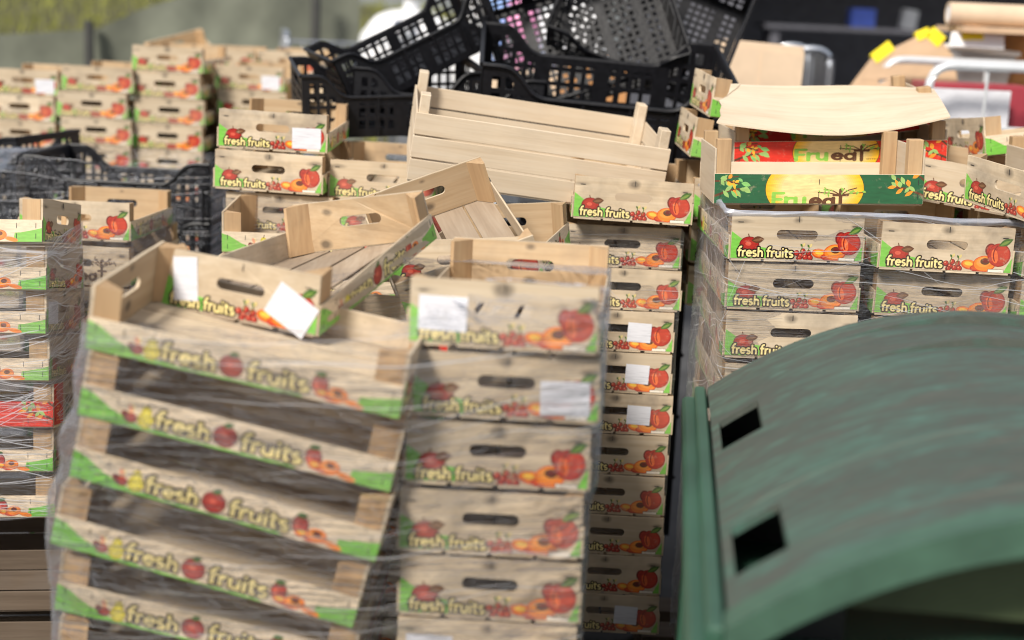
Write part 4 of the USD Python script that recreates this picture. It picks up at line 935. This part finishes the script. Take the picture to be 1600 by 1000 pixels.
obj('tub_body', trimesh.convex.convex_hull(np.array([(s * (.15 + k * .03), q * (.12 + k * .02), k * .22) for s in (-1, 1) for q in (-1, 1) for k in (0, 1)])), 'grey_plastic', tc_)
obj('tub_rim', cbx(-.195, .195, -.155, .155, .2195, .24, .004), 'white_plastic', tc_)
def board(name, label, pts, y, tilt, m, tapes=(), group='flattened cardboard in a leaning pile', tm='yellow_tape', th=.022):
    """a flat sheet standing up, outline pts (x, z), leaning back by tilt degrees"""
    c = np.mean(pts, 0); q = Polygon([(a - c[0], b - c[1]) for a, b in pts])
    t = thing(name, label, 'cardboard', (c[0], y, c[1]), (0, -tilt, 0), group)
    obj('sheet', xz(ext(q, th * .5), 0), m, t); obj('second_layer', xz(ext(q.buffer(-.012), th * .48), th * .505), m, t)
    for a, b, w in tapes:
        g = LineString([(a[0] - c[0], a[1] - c[1]), (b[0] - c[0], b[1] - c[1])]).buffer(w, cap_style=2)
        obj('tape', xz(ext(g, th + .008), -.004), tm, t)
    return t
board('flattened_cardboard', 'leaning flattened cardboard with yellow tape along its top edge, at the right', [(1.38, 1.44), (1.392, 1.53), (1.488, 1.67), (1.748, 1.812), (1.842, 1.70), (1.90, 1.44)], 6.2, 12, 'cardboard',
      [((1.50, 1.672), (1.575, 1.735), .024), ((1.68, 1.775), (1.735, 1.80), .02), ((1.735, 1.80), (1.79, 1.755), .028)])
board('flattened_cardboard', 'lower flattened cardboard before the yellow-taped one', [(1.30, 1.42), (1.345, 1.50), (1.52, 1.60), (1.60, 1.42)], 5.98, 18, 'cardboard')
board('flattened_cardboard', 'narrow flattened cardboard jutting left under the yellow tape', [(1.43, 1.585), (1.45, 1.62), (1.58, 1.66), (1.60, 1.60)], 6.08, 10, 'cardboard')
board('flattened_cardboard', 'white board with yellow tape right of the leaning cardboard', [(1.79, 1.74), (1.80, 1.80), (2.02, 1.795), (2.02, 1.735)], 6.12, 16, 'white_plastic', [((1.84, 1.79), (1.93, 1.795), .024)])
t = thing('cardboard_tube', 'long cardboard tube lying across the top right corner', 'cardboard tube', (2.12, 6.15, 1.875), (0, 0, 0))
ct = trimesh.creation.annulus(.036, .046, .68, sections=24); ct.apply_transform(trimesh.transformations.rotation_matrix(PI / 2, (0, 1, 0)))
obj('tube', ct, 'cardboard_light', t, smooth=40); e_ = trimesh.creation.cylinder(.034, .01, sections=20); e_.apply_transform(trimesh.transformations.rotation_matrix(PI / 2, (0, 1, 0))); e_.apply_translation((-.333, 0, 0)); obj('end_cap', e_, 'white_plastic', t, smooth=40)
obj('support_shelf', bx(-.3, .34, -.1, .3, -.075, -.05), 'cardboard', t)
# things glimpsed behind
def sack(name, label, cat_, loc, s, m, seed):
    v = trimesh.creation.icosphere(3).vertices.copy(); f = trimesh.creation.icosphere(3).faces
    v = np.sign(v) * np.abs(v) ** .75; v *= (1 + .22 * (meshkit.fbm(v * 1.7 + seed, 3, seed) - .5))[:, None]
    t = thing(name, label, cat_, loc)
    obj('bag', trimesh.Trimesh(v * np.array(s) + np.array([0, 0, s[2]]), f, process=False), m, t, smooth=True)
    obj('neck', tube([(0, 0, 2 * s[2] * .93), (.02, 0, 2 * s[2] * 1.08)], .07, 8), m, t, smooth=True)
sack('bulk_bag', 'bright white bulk bag behind the black crates', 'bag', (-.95, 12.0, .86), (.44, .3, .46), 'white_plastic', 3)
sack('bulk_bag', 'smaller white bag right of the upper black crate', 'bag', (-.33, 9.4, 1.2), (.14, .14, .33), 'white_plastic', 5)
sack('plastic_bundle', 'pale blue plastic bundle behind the heap of black crates', 'plastic bundle', (-.20, 10.6, 1.1), (.22, .2, .45), 'sky_blue_plastic', 6)
sack('plastic_bundle', 'pink plastic bundle beside the pale blue one', 'plastic bundle', (-.02, 10.3, 1.1), (.13, .2, .42), 'pink_plastic', 7)
sack('bulk_bag', 'white bag glimpsed through the black crates', 'bag', (.35, 11.0, 1.0), (.3, .25, .45), 'white_plastic', 8)
flat_box('storage_crate', 'blue box in the dark warehouse', 'box', (3.13, 13.6, 1.802), (0, 0, 0), .22, .2, .17, 'blue_plastic', flaps=True)
flat_box('storage_crate', 'small white box in the dark warehouse', 'box', (3.56, 13.6, 1.802), (8, 0, 8), .13, .1, .18, 'white_plastic', flaps=True)
t = thing('shelf_rack', 'dark shelf rack in the warehouse carrying small boxes', 'shelf rack', (3.6, 13.6, .1))
obj('bench_top', bx(-1.4, 1.6, -.3, .3, 1.66, 1.70), 'dark_wall', t)
for x in (-1.3, 1.5): obj('leg', bx(x - .04, x + .04, -.25, .25, 0, 1.6595), 'dark_wall', t)
flat_box('cardboard_box', 'orange box glimpsed through the black crates', 'cardboard box', (.35, 7.2, 1.35), (5, 0, 0), .3, .3, .25, 'cardboard_orange')
flat_box('cardboard_box', 'pale box stack behind the heap of black crates', 'cardboard box', (.1, 7.6, .9), (-6, 0, 0), .5, .4, .6, 'cardboard_light')
